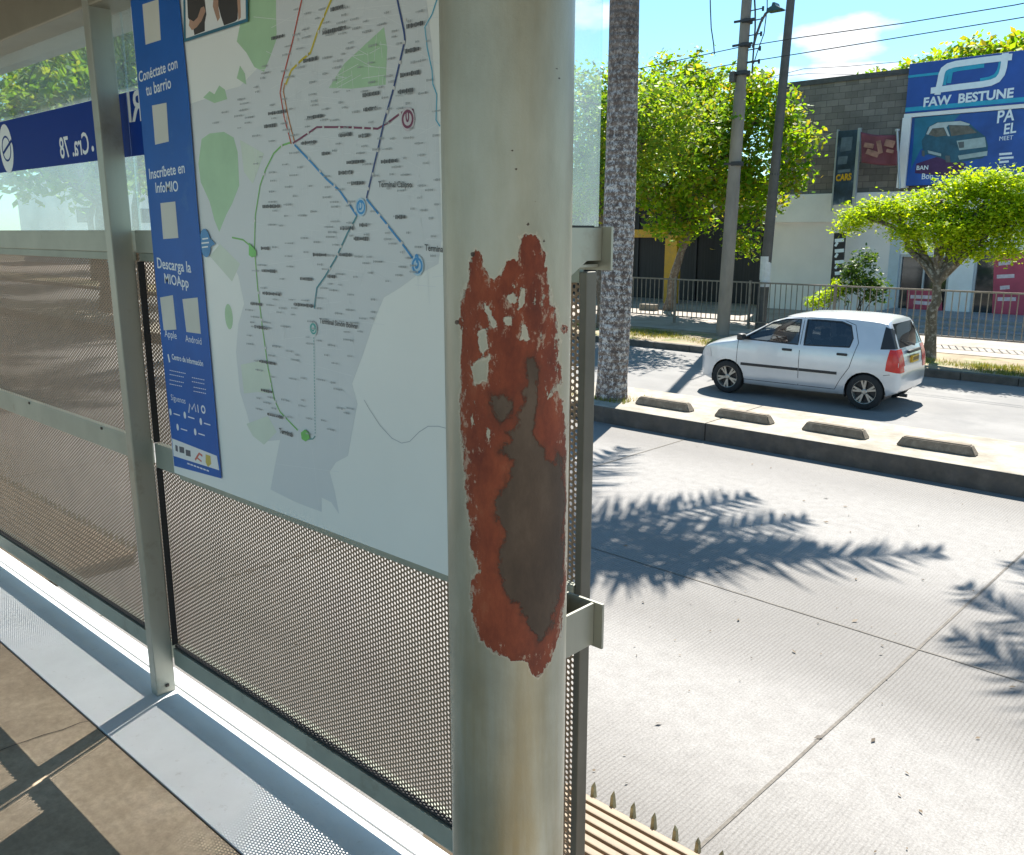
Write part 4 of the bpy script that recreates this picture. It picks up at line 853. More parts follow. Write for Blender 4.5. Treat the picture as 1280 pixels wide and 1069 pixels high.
c = a2+(b2-a2)*((411-330)/661); nx = np.array([.13, -.155, 0]); s = MB(); s.tube([c-np.array([0, 0, .42]), c+np.array([0, 0, .40])], .150, 14, False); s.build('notice', M('paper_notice', (.62, .63, .62), .7, 0, .1, 12), pole2)
for y in (199, 268): c = a2+(b2-a2)*((411-y)/661); s = MB(); s.tube([c-np.array([0, 0, .03]), c+np.array([0, 0, .03])], .128, 12); s.build('clamp_band', m_wire, pole2)
def wire(Y, pts, r_, label, grp='overhead wires'):
    q = px_path(Y, pts); out = []
    for i in range(len(q)-1):
        for t_ in np.linspace(0, 1, 8)[:-1]: out.append(q[i]*(1-t_)+q[i+1]*t_)
    out.append(q[-1]); s = MB(); s.tube(out, r_, 6); tag(s.build('overhead_wire', m_wire, None, True), label, 'wire', grp)
wire(YP1, [(700,107),(864,72),(925,59),(1000,47),(1130,29),(1268,6.5),(1330,-6)], .011, 'upper overhead wire running past the small cloud')
wire(YP1, [(700,128),(900,83),(1000,67),(1130,46),(1268,23.6),(1330,13)], .011, 'second overhead wire just below the small cloud')
wire(YP2, [(930,105),(1005,86),(1060,83),(1128,77)], .007, 'thin lower wire above the end of the block wall')
wire(YP2, [(960,98),(1010,92),(1090,94),(1135,91)], .006, 'thinnest wire sagging onto the top of the block wall')
wire(YP1-.4, [(887,-40),(888,10),(889,35),(892,55),(893,68)], .014, 'loose cable end dangling from above, left of the concrete pole', None)
wire(YP1-.25, [(941,-40),(944,14),(944,35),(942,62),(940,92)], .020, 'cable drop strapped beside the concrete pole', None)
wire(YP1-.2, [(959,-40),(959,10),(955,42),(947,64),(942,80)], .012, 'slack cable looping under the lamp arm', None)

# ------------------------------------------------------------------ buildings
YW = 29.2
def xz(px, py, Y=YW): p = onY(px, py, Y); return p[0], p[2]
def block_wall_mat():
    m, nt, b, N, L = newmat('grey_blockwork')
    t = N('ShaderNodeTexCoord'); mp = N('ShaderNodeMapping'); mp.inputs['Rotation'].default_value = (math.pi/2, 0, 0); L(t.outputs['Object'], mp.inputs[0])
    br = N('ShaderNodeTexBrick'); br.inputs['Scale'].default_value = 1; br.inputs['Brick Width'].default_value = .40; br.inputs['Row Height'].default_value = .20; br.inputs['Mortar Size'].default_value = .008
    br.inputs['Color1'].default_value = (.27, .235, .205, 1); br.inputs['Color2'].default_value = (.175, .152, .132, 1); br.inputs['Mortar'].default_value = (.11, .097, .086, 1); L(mp.outputs[0], br.inputs[0])
    n = noise(N, L, 1.4, 7, .7); r = ramp(N, [(.3, (.75, .75, .75)), (.7, (1.25, 1.22, 1.18))]); L(n.outputs[0], r.inputs[0])
    mx = N('ShaderNodeMix'); mx.data_type = 'RGBA'; mx.blend_type = 'MULTIPLY'; mx.inputs[0].default_value = 1; L(br.outputs[0], mx.inputs[6]); L(r.outputs[0], mx.inputs[7])
    L(mx.outputs[2], b.inputs['Base Color']); b.inputs['Roughness'].default_value = .9; return m
m_wallw = M('wall_white', (.88, .87, .85), .8, 0, .06, 1.2, .1, 30, dirt=(.76, .73, .70), dscale=.8, dthr=(.5, .8))
m_wallp = M('wall_pinkish', (.88, .81, .77), .8, 0, .05, 1.2)
m_shopglass = M('shop_glass', (.025, .03, .035), .08, 0, .3, 2, spec=.8)
m_frame = M('shop_frame', (.45, .48, .52), .4, .4, .08)
bld = empty('showroom_building', (-8, YW, .15), 'showroom building of grey blockwork above a white ground floor', 'building')
x_a = xz(962, 240)[0]; x_b = xz(1132, 150)[0]; zt = xz(1132, 93)[1]; zm = xz(1080, 241)[1]; xr = 6.0
s = MB(); s.box(x_a, xr, YW+.001, YW+8, zm, zt); s.build('block_wall', block_wall_mat(), bld)
s = MB(); s.box(x_a-.05, xr, YW-.05, YW+8, zt+.001, zt+.16); s.build('coping', M('coping_dark', (.09, .085, .08), .8, 0, .3, 5), bld)
zb2 = xz(1000, 278)[1]
s = MB(); s.box(x_a-.1, xr, YW-.22, YW+8, zb2, zm-.001, .01); s.build('fascia_band', m_wallw, bld)
x_c = xz(1110, 350)[0]
s = MB(); s.box(x_a, x_c, YW-.10, YW+8, .10, zb2-.002); s.build('ground_wall', m_wallp, bld)
def shop(px0, px1, py0):
    xa, z1 = xz(px0, py0); xb = xz(px1, py0)[0]; f_ = MB(); wd = .07
    f_.box(xa, xa+wd, YW-.04, YW+.05, .32, z1); f_.box(xb-wd, xb, YW-.04, YW+.05, .32, z1); f_.box(xa+wd, xb-wd, YW-.04, YW+.05, z1-wd, z1); f_.box(xa+wd, xb-wd, YW-.04, YW+.05, .32, .40); f_.box((xa+xb)/2-.025, (xa+xb)/2+.025, YW-.04, YW+.05, .40, z1-wd)
    w_ = f_.build('shop_window', m_frame, bld); g = MB(); g.box(xa+wd, xb-wd, YW+.02, YW+.03, .40, z1-wd); g.build('pane', m_shopglass, w_); return xa, xb, z1
w1 = shop(1126, 1190, 318); w2 = shop(1221, 1345, 312)
s = MB(); s.box(x_c+.002, w1[0]-.002, YW-.09, YW+.3, .10, zb2-.002); s.build('pier', M('pier_bluewhite', (.55, .62, .66), .7, 0, .06), bld)
s = MB(); s.box(w1[1]+.002, w2[0]-.002, YW-.09, YW+.3, .10, zb2-.002); s.build('pier', m_wallw, bld)
for (xa, xb, z1) in (w1, w2): s = MB(); s.box(xa, xb, YW-.06, YW+.3, z1+.002, zb2-.002); s.build('lintel', m_wallw, bld)
s = MB(); s.box(w1[0], w2[1], YW+.32, YW+6, .10, zb2-.002); s.build('interior_core', M('shop_interior', (.05, .045, .04), .9), bld)
s = MB()
for k in range(3): s.box(x_c+.3, 5, 25.6+k*.6, 25.6+(k+1)*.6-.002+(1.7 if k == 2 else 0), .10, .20+.10*k)
s.build('steps', M('grey_steps', (.28, .29, .30), .8, 0, .15, 3), bld)
# posters in the shop windows
def poster(name, quad, Y, col, label, cat, art=None, th=.012):
    q = [xz(x, y, Y) for x, y in quad]; s = MB(); s.prism([(x, Y, z) for x, z in q], (0, th, 0)); o = tag(s.build(name, col), label, cat); o.data.update()
    return o
m_red = M('poster_red', (.50, .07, .12), .5, 0, .15, 2)
p1 = poster('window_poster', [(1133,386),(1178,389),(1176,364),(1134,361)], YW-.06, m_red, 'small red poster low in the dark shop window left of the tree trunk', 'poster')
p2 = poster('window_poster', [(1240,392),(1300,396),(1304,310),(1243,316)], YW-.06, m_red, 'tall red poster with pale print in the right shop window', 'poster')
for pa, segs in ((p1, [((1138,371),(1172,372)), ((1142,378),(1168,380))]), (p2, [((1248,330),(1265,328)), ((1246,346),(1268,345)), ((1250,360),(1262,359)), ((1247,374),(1270,374))])):
    f = Flat(YW-.063)
    for a_, c_ in segs: f.stroke([a_, c_], .11)
    f.build('pale_print', M('poster_print', (.75, .60, .62), .5, 0, .2, 9), pa)

# showroom sign
YG = 28.86
m_navy = M('sign_navy', (.014, .075, .36), .35, 0, .15, 1.2); m_signw = M('sign_letters', (.80, .88, .93), .4, 0, .05); m_cyan = M('sign_cyan', (.02, .36, .55), .4, 0, .15, 3)
sg = empty('showroom_sign', tuple(onY(1200, 105, YG)), 'blue rooftop sign with a pale angular emblem above the lettering', 'sign')
x0, z1 = xz(1137, 80, YG); x1 = xz(1345, 50, YG)[0]; z0 = xz(1133, 142, YG)[1]
s = MB(); s.box(x0, x1, YG, YG+.32, z0, z1, .01); s.build('panel', m_navy, sg)
s = MB(); s.box(x0, x1, YG-.012, YG-.001, z0+.05, z0+.17); s.box(x0, x0+.9, YG-.012, YG-.001, z0+1.02, z0+1.09); s.build('cyan_stripe', m_cyan, sg)
cS = lambda pts: [(1120+x/5.94, 60+y/5.94) for x, y in pts]
def arc_mid(pts): return pts
E1 = [(862,66),(640,92),(440,120),(385,136),(352,160),(338,195),(328,250),(316,300),(308,348)]; E2 = [(258,318),(450,292),(640,270),(705,258),(755,235),(785,195),(798,150),(806,95),(812,38)]
for d_, pts_, w_ in ((.010, [(x+16, y+26) for x, y in E1[1:7]], .20), (.013, [(x-16, y-22) for x, y in E2[2:8]], .16), (.016, [(408,170),(392,262)], .12)):
    f = Flat(YG-d_); f.stroke(cS(pts_), w_); f.build('emblem_shade', m_cyan, sg)
f = Flat(YG-.022); f.stroke(cS(E1), .175); f.build('emblem', m_signw, sg); f = Flat(YG-.028); f.stroke(cS(E2), .175); f.build('emblem', m_signw, sg)
f = Flat(YG-.020); f.text('FAW  BESTUNE', (1154,133.5), (1266.5,121.5), 1.0, bold=.035); f.build('lettering', m_signw, sg)
# white column and billboard
bb = empty('billboard', tuple(onY(1200, 185, YG)), 'blue billboard showing a dark car, with a white column at its left', 'billboard')
xl, zt2 = xz(1140, 147, YG); zb3 = xz(1140, 232, YG)[1]
s = MB(); s.box(xl, x1, YG+.02, YG+.25, zb3, zt2, .01); s.build('panel', M('billboard_blue', (.015, .085, .36), .4, 0, .5, .5), bb)
s = MB(); s.box(x0-.02, x1, YG-.02, YG+.25, zt2+.01, z0-.012); s.build('cornice', m_wallw, bb)
s = MB(); s.box(x0-.04, xl-.01, YG-.06, YG+.3, zb3-.06, zt2+.005); s.build('column', m_wallw, bb)
def art(name, polys, mat, d):
    f = Flat(YG+.02-.003*d)
    for q in polys: f.poly(cS(q))
    return f.build(name, mat, bb)
art('teal_glow', [[(140,520),(480,490),(330,640),(180,760),(110,900),(130,700)]], M('bill_teal', (.015, .17, .28), .4, 0, .2, 2), 1)
art('magenta_floor', [[(150,860),(360,790),(520,860),(480,960),(140,930)]], M('bill_purple', (.07, .02, .10), .4), 1.5)
art('printed_car_body', [[(190,690),(215,650),(235,590),(300,552),(480,540),(545,560),(600,610),(665,660),(682,720),(678,790),(640,820),(460,850),(400,850),(340,820),(240,790),(205,800)]], M('bill_car', (.02, .10, .16), .4, 0, .3, 4), 2)
art('printed_car_roof', [[(225,640),(250,585),(310,555),(480,543),(550,565),(540,575),(390,572),(375,590),(400,655),(385,655),(355,590),(270,598),(240,645)]], M('bill_silver', (.50, .56, .56), .4, 0, .1), 3)
art('printed_car_glass', [[(240,645),(270,600),(355,592),(378,650),(300,660)], [(392,575),(540,578),(600,630),(410,655)]], M('bill_glass', (.13, .12, .10), .4, 0, .4, 6), 4)
art('printed_car_front', [[(450,690),(660,662),(670,735),(470,760)], [(460,800),(680,765),(676,800),(470,830)], [(235,760),(335,785),(335,805),(240,782)]], M('bill_grille', (.36, .46, .46), .4, 0, .15, 6), 5)
art('printed_car_lamps', [[(460,700),(505,695),(505,740),(470,745)], [(365,800),(400,800),(405,850),(370,850)], [(190,760),(212,765),(212,810),(192,800)]], M('bill_lamp', (.10, .12, .13), .4), 6)
f = Flat(YG+.012); f.text('PA', (1246,154), (1267.5,150), 1.25, bold=.02); f.text('EL', (1254.5,168), (1270,165.5), 1.2, bold=.02); f.text('MEET', (1249,176), (1266,174.5), 1.1)
f.text('BAN', (1145.5,212.5), (1160,212), 1.0, bold=.02); f.text('Bon', (1152,224), (1166,223.5), 1.1, bold=.02)
for y, l in ((193,16),(198,18),(203,12)): f.stroke([(1249, y), (1249+l, y-1.2)], .06)
f.build('lettering', m_signw, bb)
# totem banner
YT = 28.3
tt = empty('totem_banner', tuple(onY(1056, 245, YT)), 'tall narrow dark banner with yellow lettering on the block wall', 'banner')
xa, za = xz(1048, 164, YT); xb = xz(1072.5, 160, YT)[0]; zc = xz(1041, 256, YT)[1]
s = MB(); s.box(xa, xb, YT, YT+.09, zc, za, .008); s.build('panel', M('totem_dark', (.03, .055, .09), .4, 0, .7, 1.6, dirt=(.17, .22, .27), dscale=1.5, dthr=(.55, .66)), tt)
s = MB(); s.box(xb+.002, xb+.09, YT-.01, YT+.10, zc-.2, za+.05); s.box(xa-.05, xa-.002, YT-.01, YT+.10, zc-.2, za+.05); s.build('frame', m_frame, tt)
f = Flat(YT-.006); f.text('CARS', (1044.5,226.5), (1064,224.5), 1.35, bold=.05); f.build('lettering', M('totem_yellow', (.62, .36, .02), .4), tt)
f = Flat(YT-.006); f.stroke([(1047,214.5),(1063,213)], .09); f.poly([(1052,172),(1066,171),(1064,188),(1050,190)]); f.poly([(1048,196),(1060,195),(1058,205),(1047,206)]); f.build('pale_print', M('totem_print', (.11, .15, .19), .5, 0, .4, 3), tt)
ts = empty('lower_totem', tuple(onY(1048, 330, YT-.02)), 'black strip with white letter blocks under the totem banner', 'banner')
xa2 = xz(1042, 300, YT-.02)[0]; xb2 = xz(1056, 300, YT-.02)[0]; s = MB(); s.box(xa2, xb2, YT-.02, YT+.06, xz(1042, 368, YT)[1], xz(1042, 291, YT)[1]); s.build('panel', M('totem_black', (.02, .02, .025), .5), ts)
f = Flat(YT-.026)
for y in (299, 312, 326, 340, 352): f.stroke([(1043.5, y+2), (1055, y+1)], .11); 
for y in (305, 319, 333): f.stroke([(1044, y+3), (1047, y-2)], .08)
f.build('letter_blocks', m_signw, ts)
# maroon flag on its mast
YL = 28.0
fl = empty('maroon_flag', tuple(onY(1125, 210, YL)), 'faded maroon flag banner with pale print hung between totem and white column', 'flag')
a_, c_ = onY(1124.5, 236, YL), onY(1121.5, 164, YL); s = MB(); s.tube([a_, c_], .035, 8); s.tube([c_, c_+np.array([0, 0, .06])], .07, 8); s.build('mast', m_frame, fl)
nx, nz = 26, 14; V = []; Fq = []
for i in range(nx+1):
    for j in range(nz+1):
        u, v = i/nx, j/nz; pxx = 1076+(1122-1076)*u; top = 165+3*u+2.5*math.sin(u*math.pi); bot = 203+3*math.sin(u*2.2)+1.5*u; p = onY(pxx, top+(bot-top)*v, YL); V.append((p[0], p[1]+.05*math.sin(u*9+v*2), p[2]))
for i in range(nx):
    for j in range(nz): k = i*(nz+1)+j; Fq.append((k, k+1, k+nz+2, k+nz+1))
s = MB(); s.add(V, Fq); o = s.build('cloth', M('flag_maroon', (.20, .055, .075), .7, 0, .25, 1.5), fl, True); md = o.modifiers.new('thick', 'SOLIDIFY'); md.thickness = .012
f = Flat(YL-.075)
for a_, c_, w_ in (((1080,181),(1092,183),.14), ((1106,178),(1118,181),.20), ((1083,189),(1098,194),.16), ((1108,188),(1117,190),.10), ((1098,176),(1101,192),.14)): f.stroke([a_, c_], w_)
f.build('flag_print', M('flag_print', (.33, .17, .13), .6, 0, .4, 5), fl)

# garage with yellow portal
YGA = 30.2
gar = empty('garage_building', (-19, YGA, .15), 'dark garage behind the tree with shade painted in its opening and a white canopy edge', 'building')
s = MB(); s.box(-30, x_a-.12, YGA, YGA+7, .10, 4.3); s.build('shaded_opening', M('opening_shade', (.022, .022, .025), .5, .3, .3, 2, stretch=(8, 1, .3)), gar)  # near-black sheet paints the shade inside the garage opening
s = MB(); s.box(-30, x_a-.12, YGA-1.6, YGA+7, 4.302, 4.55); s.build('roof', M('garage_roof', (.10, .10, .10), .8), gar)
xw0, zw0 = xz(893, 258, YGA-.5); xw1 = xz(957, 258, YGA-.5)[0]; s = MB(); s.box(xw0, xw1, YGA-.6, YGA-.02, zw0-.10, zw0+.10, .01); s.build('canopy_edge', m_wallw, gar)
for xx in np.arange(-29, x_a-.6, 1.35): s = MB(); s.box(xx-.04, xx+.04, YGA-.06, YGA-.002, .12, 4.2); s.build('mullion', M('opening_bar', (.035, .035, .04), .5, .3), gar)
m_yel = M('portal_yellow', (.52, .29, .015), .5, 0, .12, 2, dirt=(.30, .20, .06), dscale=3)
YPO = 28.4; por = empty('yellow_portal', tuple(onY(840, 380, YPO)), 'yellow painted portal frame in front of the dark garage', 'portal')
xa, za = xz(832, 286, YPO); xb = xz(847, 286, YPO)[0]; s = MB(); s.box(xa, xb, YPO, YPO+.3, .12, za, .01); s.build('column', m_yel, por)
s = MB(); s.box(-27, xa-.002, YPO+.02, YPO+.26, xz(800, 297, YPO)[1], za-.03, .01); s.build('beam', m_yel, por)
# pale houses closing the street at the far left
for (x, y, wx, wy, h, c, lab) in ((-75, 16, 8, 9, 5.2, (.60, .45, .38), 'pinkish house far down the street beyond the left glass'), (-82, 34, 10, 9, 7, (.62, .62, .60), 'pale two storey house closing the far end of the street'), (-39, 35, 14, 10, 5.6, (.58, .55, .48), 'cream house next door to the dark garage')):
    t = empty('distant_house', (x, y, .1), lab, 'house', 'houses at the far end of the street'); s = MB(); s.box(x-wx/2, x+wx/2, y-wy/2, y+wy/2, .0, h); s.build('walls', M('house_wall', c, .8, 0, .1, .5), t)
    s = MB(); s.box(x-wx/2-.3, x+wx/2+.3, y-wy/2-.3, y+wy/2+.3, h+.002, h+.3); s.build('roof', M('house_roof', (.22, .10, .06), .8), t)
    for k in range(3):
        s = MB(); s.box(x+wx/2+.002, x+wx/2+.05, y-wy/2+1+k*2.7, y-wy/2+2.3+k*2.7, h*.5, h*.5+1.2); s.build('window', m_shopglass, t)
# ==CAR==
# ------------------------------------------------------------------ parked / passing car
def car_paint():
    m, nt, b, N, L = newmat('silver_paint')
    n = noise(N, L, 3, 5); r = ramp(N, [(.3, (.55, .57, .59)), (.7, (.61, .625, .64))]); L(n.outputs[0], r.inputs[0]); L(r.outputs[0], b.inputs['Base Color'])
    b.inputs['Metallic'].default_value = .35; b.inputs['Roughness'].default_value = .32; b.inputs['Coat Weight'].default_value = .8; b.inputs['Coat Roughness'].default_value = .05; return m
m_paint = car_paint()
m_cglass = glass('car_glass', (.55, .60, .62), .02, .10, (.2, .25, .28)); m_cglass_dark = glass('car_glass_dark', (.10, .12, .14), .02, .12, (.1, .12, .14))
m_cblack = M('car_black_trim', (.018, .018, .02), .45, 0, .2, 10); m_tyre = M('tyre_rubber', (.022, .022, .022), .85, 0, .2, 20); m_rim = M('alloy_rim', (.42, .40, .36), .35, .7, .1, 10)
m_cint = M('car_interior', (.045, .045, .05), .8, 0, .3, 8); m_redlamp = M('tail_lamp_red', (.55, .02, .015), .15, 0, .15, 14); m_lampclear = M('lamp_clear', (.65, .62, .60), .1, 0, .1, 12)
XT = [(-1.70,.55),(-1.685,.70),(-1.67,.80),(-1.65,.90),(-1.61,1.00),(-1.53,1.20),(-1.45,1.37),(-1.41,1.425),(-1.33,1.45),(-1.15,1.468),(-.9,1.480),(-.4,1.484),(0,1.462),(.25,1.415),(.5,1.315),(.8,1.145),(1.05,1.00),(1.25,.965),(1.5,.915),(1.70,.835),(1.79,.755),(1.835,.62),(1.85,.52)]
XB = [(-1.70,.42),(-1.66,.30),(-1.5,.23),(-1.2,.20),(0,.18),(1.2,.19),(1.55,.20),(1.78,.25),(1.85,.40)]
XW = [(-1.70,.60),(-1.685,.665),(-1.65,.715),(-1.58,.745),(-1.45,.768),(-1.2,.792),(-.6,.797),(.4,.797),(1.1,.790),(1.4,.765),(1.6,.705),(1.72,.63),(1.80,.54),(1.85,.42)]
def interp(T, x): a = np.array(T); return np.interp(x, a[:, 0], a[:, 1])
def smooth(T, x, h=.035): return sum(interp(T, x+d) for d in np.linspace(-h, h, 7))/7
def sidef(z): return float(np.interp(z, [.16,.24,.36,.50,.62,.80,.93,.975,1.1,1.25,1.38,1.48], [.90,.955,.99,.998,1.0,.992,.972,.955,.90,.83,.765,.70]))
def side_y(x, z): return float(smooth(XW, x, .03))*sidef(z)
def car():
    ang = math.atan2(-.11, -2.37); rear = onZ(1081, 511, 0); front = onZ(908, 491, 0); mid = (rear+front)/2
    lf = np.array([-math.sin(ang), math.cos(ang), 0]); ctr = mid-lf*.70
    root = empty('hatchback_car', (ctr[0], ctr[1], 0), 'small silver five door hatchback driving past on the street', 'car', None, ang)
    xs = np.unique(np.concatenate([np.linspace(-1.70, -1.36, 34), np.linspace(-1.36, 1.5, 74), np.linspace(1.5, 1.85, 26)]))
    rings = []
    for x in xs:
        zt = float(smooth(XT, x, .012 if x < -1.3 else .04)); zb = float(interp(XB, x)); W = float(smooth(XW, x, .012 if abs(x) > 1.6 else .03))
        dz = min(.10 if -1.4 < x < .4 else .075, (zt-zb)*.35); zs = zt-dz; half = []
        half.append((0, zb)); half.append((W*.5, zb)); half.append((W*.86, zb+.003))
        for z in np.linspace(zb+.02, zs, 20): half.append((W*sidef(z), z))
        ys = W*sidef(zs)
        for a in np.linspace(0, math.pi/2, 15)[1:]: half.append((ys*math.cos(a)**.62 if a < 1.57 else 0, zs+dz*math.sin(a)**.95))
        rings.append([(y, z) for y, z in half]+[(-y, z) for y, z in half[-2:0:-1]])
    bm = bmesh.new(); n = len(rings[0]); vs = [[bm.verts.new((x, y, z)) for y, z in rg] for x, rg in zip(xs, rings)]
    for i in range(len(xs)-1):
        for k in range(n): bm.faces.new((vs[i][k], vs[i+1][k], vs[i+1][(k+1) % n], vs[i][(k+1) % n]))
    bm.faces.new(vs[0]); bm.faces.new(vs[-1][::-1])
    bmesh.ops.recalc_face_normals(bm, faces=bm.faces[:])
    def cut(poly, axis, pred):
        c = np.mean(poly, 0)
        for i in range(len(poly)):
            a, b = np.array(poly[i]), np.array(poly[(i+1) % len(poly)]); t = b-a; nn = np.array([t[1], -t[0]])
            co = (a[0], 0, a[1]) if axis == 'y' else (0, a[0], a[1]); no = (nn[0], 0, nn[1]) if axis == 'y' else (0, nn[0], nn[1])
            lo, hi = np.min(poly, 0)-.06, np.max(poly, 0)+.06
            g = [f for f in bm.faces if pred(f) and lo[0] < (f.calc_center_median().x if axis == 'y' else f.calc_center_median().y) < hi[0] and lo[1] < f.calc_center_median().z < hi[1]]
            ed = list({e for f in g for e in f.edges}); ve = list({v for f in g for v in f.verts})
            bmesh.ops.bisect_plane(bm, geom=ve+ed+g, plane_co=co, plane_no=no, dist=1e-5)
    def inside(poly, p):
        s = [ (poly[(i+1) % len(poly)][0]-poly[i][0])*(p[1]-poly[i][1])-(poly[(i+1) % len(poly)][1]-poly[i][1])*(p[0]-poly[i][0]) for i in range(len(poly))]
        return all(q > 0 for q in s) or all(q < 0 for q in s)
    sideP = lambda f: abs(f.calc_center_median().y) > .50 and abs(f.normal.y) > .25
    rearP = lambda f: f.calc_center_median().x < -1.36 and f.normal.x < -.25
    topP = lambda f: f.calc_center_median().x > .15 and f.normal.z > .15 and f.calc_center_median().z > .95
    FWIN = [(.93,.985),(.44,1.285),(.22,1.352),(-.03,1.372),(-.055,.962)]
    RWIN = [(-.155,.962),(-.135,1.374),(-.70,1.366),(-.86,1.315),(-.93,1.12),(-.90,.985)]
    FD = [(.93,.285),(1.02,.55),(1.01,.985),(.46,1.322),(.22,1.388),(-.085,1.405),(-.105,.285)]
    RD = [(-.105,.285),(-.085,1.405),(-.72,1.400),(-.93,1.33),(-1.03,1.06),(-.93,.66),(-.80,.45),(-.72,.285)]
    QT = [(-1.375,.985),(-1.39,1.33),(-1.48,1.30),(-1.60,1.00)]
    TL = [(-1.50,.99),(-1.66,.985),(-1.72,.62),(-1.47,.66),(-1.49,.80)]
    HG = [(-.54,1.0),(.54,1.0),(.47,1.365),(-.47,1.365)]; WS = [(-.585,1.035),(.585,1.035),(.50,1.385),(-.50,1.385)]
    HL = [(1.52,.62),(1.56,.77),(1.78,.70),(1.81,.60)]
    def circ(cx, r=.318): return [(cx+r*math.cos(2*math.pi*k/22), .292+r*math.sin(2*math.pi*k/22)) for k in range(22)]
    lowP = lambda f: abs(f.calc_center_median().y) > .45
    for P in (FD, RD, FWIN, RWIN): cut(P, 'y', sideP)
    for P in (QT, TL, HL): cut(P, 'y', lambda f: abs(f.calc_center_median().y) > .40)
    for c in (-1.19, 1.19): cut(circ(c), 'y', lowP)
    cut(HG, 'x', rearP); cut(WS, 'x', topP)
    groups = {}
    for f in bm.faces:
        c = f.calc_center_median(); p = (c.x, c.z); sd = 'l' if c.y > 0 else 'r'; g = 'body'
        if lowP(f) and (inside(circ(-1.19), p) or inside(circ(1.19), p)): g = 'drop'
        elif sideP(f) and inside(FWIN, p): g = 'fw'+sd
        elif sideP(f) and inside(RWIN, p): g = 'rw'+sd
        elif sideP(f) and inside(FD, p): g = 'fd'+sd
        elif sideP(f) and inside(RD, p): g = 'rd'+sd
        elif abs(c.y) > .47 and inside(TL, p): g = 'tl'+sd
        elif abs(c.y) > .50 and inside(QT, p): g = 'qt'+sd
        elif abs(c.y) > .40 and inside(HL, p): g = 'hl'+sd
        elif rearP(f) and inside(HG, (c.y, c.z)): g = 'hg'
        elif topP(f) and inside(WS, (c.y, c.z)): g = 'ws'
        groups.setdefault(g, []).append(f)
    bm.normal_update()
    vn = {v: v.normal.copy() for v in bm.verts}
    def mesh(key, name, mat, parent=root, off=0.0, drop_uv=False):
        fs = groups.get(key, []); idx = {}; V = []; Fq = []; NN = []
        for f in fs:
            q = []
            for v in f.verts:
                if v not in idx: idx[v] = len(V); V.append(tuple(v.co+vn[v]*off)); NN.append(tuple(vn[v]))
                q.append(idx[v])
            Fq.append(tuple(q))
        s = MB(); s.v = V; s.f = Fq; o = s.build(name, mat, parent, False, local=True); o.data.polygons.foreach_set('use_smooth', [True]*len(Fq))
        try: o.data.normals_split_custom_set_from_vertices(NN)
        except Exception: pass
        return o
    mesh('body', 'body', m_paint)
    for sd in 'lr':
        d1 = mesh('fd'+sd, 'door', m_paint); d2 = mesh('rd'+sd, 'door', m_paint)
        mesh('fw'+sd, 'window', m_cglass, d1, -.012); mesh('rw'+sd, 'window', m_cglass_dark, d2, -.012)
        sg_ = 1 if sd == 'l' else -1
        def strip(poly, wd, name, mat, par, closed=True, off=.002):
            q = MB(); q.flat = []; pts = []
            m_ = len(poly)
            for i in range(m_ if closed else m_-1):
                for t in np.linspace(0, 1, 9)[:-1]: pts.append(np.array(poly[i])*(1-t)+np.array(poly[(i+1) % m_])*t)
            if not closed: pts.append(np.array(poly[-1]))
            q.stroke(pts, wd, closed); o_ = MB()
            for f in q.flat: o_.face([(p[0], sg_*(side_y(p[0], p[1])+off), p[1]) for p in f])
            return o_.build(name, mat, par, False, local=True)
        strip(FD, .009, 'door_seam', m_cblack, d1); strip(RD[1:]+[RD[0]], .009, 'door_seam', m_cblack, d2)
        strip(FWIN, .022, 'window_seal', m_cblack, d1, True, .001); strip(RWIN, .022, 'window_seal', m_cblack, d2, True, .001)
        for dd, hx in ((d1, .12), (d2, -.80)):
            q = MB(); y = side_y(hx, .86); q.box(hx-.085, hx+.085, y*1-.004 if sg_ > 0 else -y-.022, y+.022 if sg_ > 0 else -y+.004, .842, .884, .012); q.build('handle', m_cblack, dd, True, local=True)
        for dd, xa, xb in ((d1, -.09, .93), (d2, -.74, -.115)):
            q = MB(); k = 10; Vv = []
            for i in range(k+1):
                x = xa+(xb-xa)*i/k; y = side_y(x, .555); Vv += [(x, sg_*(y-.002), .575), (x, sg_*(y+.016), .570), (x, sg_*(y+.016), .532), (x, sg_*(y-.002), .527)]
            q.add(Vv, [(4*i+a, 4*i+4+a, 4*i+5+a, 4*i+1+a) for i in range(k) for a in range(3)]+[(0, 1, 2, 3), (4*k+3, 4*k+2, 4*k+1, 4*k)]); q.build('rub_strip', m_cblack, dd, False, local=True)
        q = MB(); ym = side_y(.93, .98); q.box(.86, .97, sg_*(ym+.10)-.085, sg_*(ym+.10)+.085, .97, 1.085, .035); q.tube([(.93, sg_*(ym-.01), 1.0), (.92, sg_*(ym+.07), 1.01)], .022, 8); q.build('side_mirror', m_cblack, root, True, local=True)
        t = mesh('tl'+sd, 'tail_light', m_redlamp, root, .006); q = MB()
        yy = side_y(-1.60, .74); q.box(-1.665, -1.60, sg_*(yy-.09)-.07, sg_*(yy-.09)+.07, .70, .80, .02); q.build('clear_lens', m_lampclear, t, True, local=True)
        mesh('qt'+sd, 'quarter_trim', m_cblack, root, .002); mesh('hl'+sd, 'headlight', m_lampclear, root, .004)
    hg = mesh('hg', 'rear_window', m_cglass, root, -.006); mesh('ws', 'windscreen', m_cglass, root, -.006)
    q = MB(); q.tube([(-1.655, -.05, 1.01), (-1.60, .22, 1.08), (-1.575, .38, 1.12)], [.014, .010, .007], 6); q.build('wiper', m_cblack, hg, True, local=True)
    q = MB(); q.box(-1.712, -1.676, -.17, .17, .745, .86, .004); pl = q.build('number_plate', M('plate_yellow', (.62, .36, .02), .4, 0, .05), root, local=True)
    q = MB()
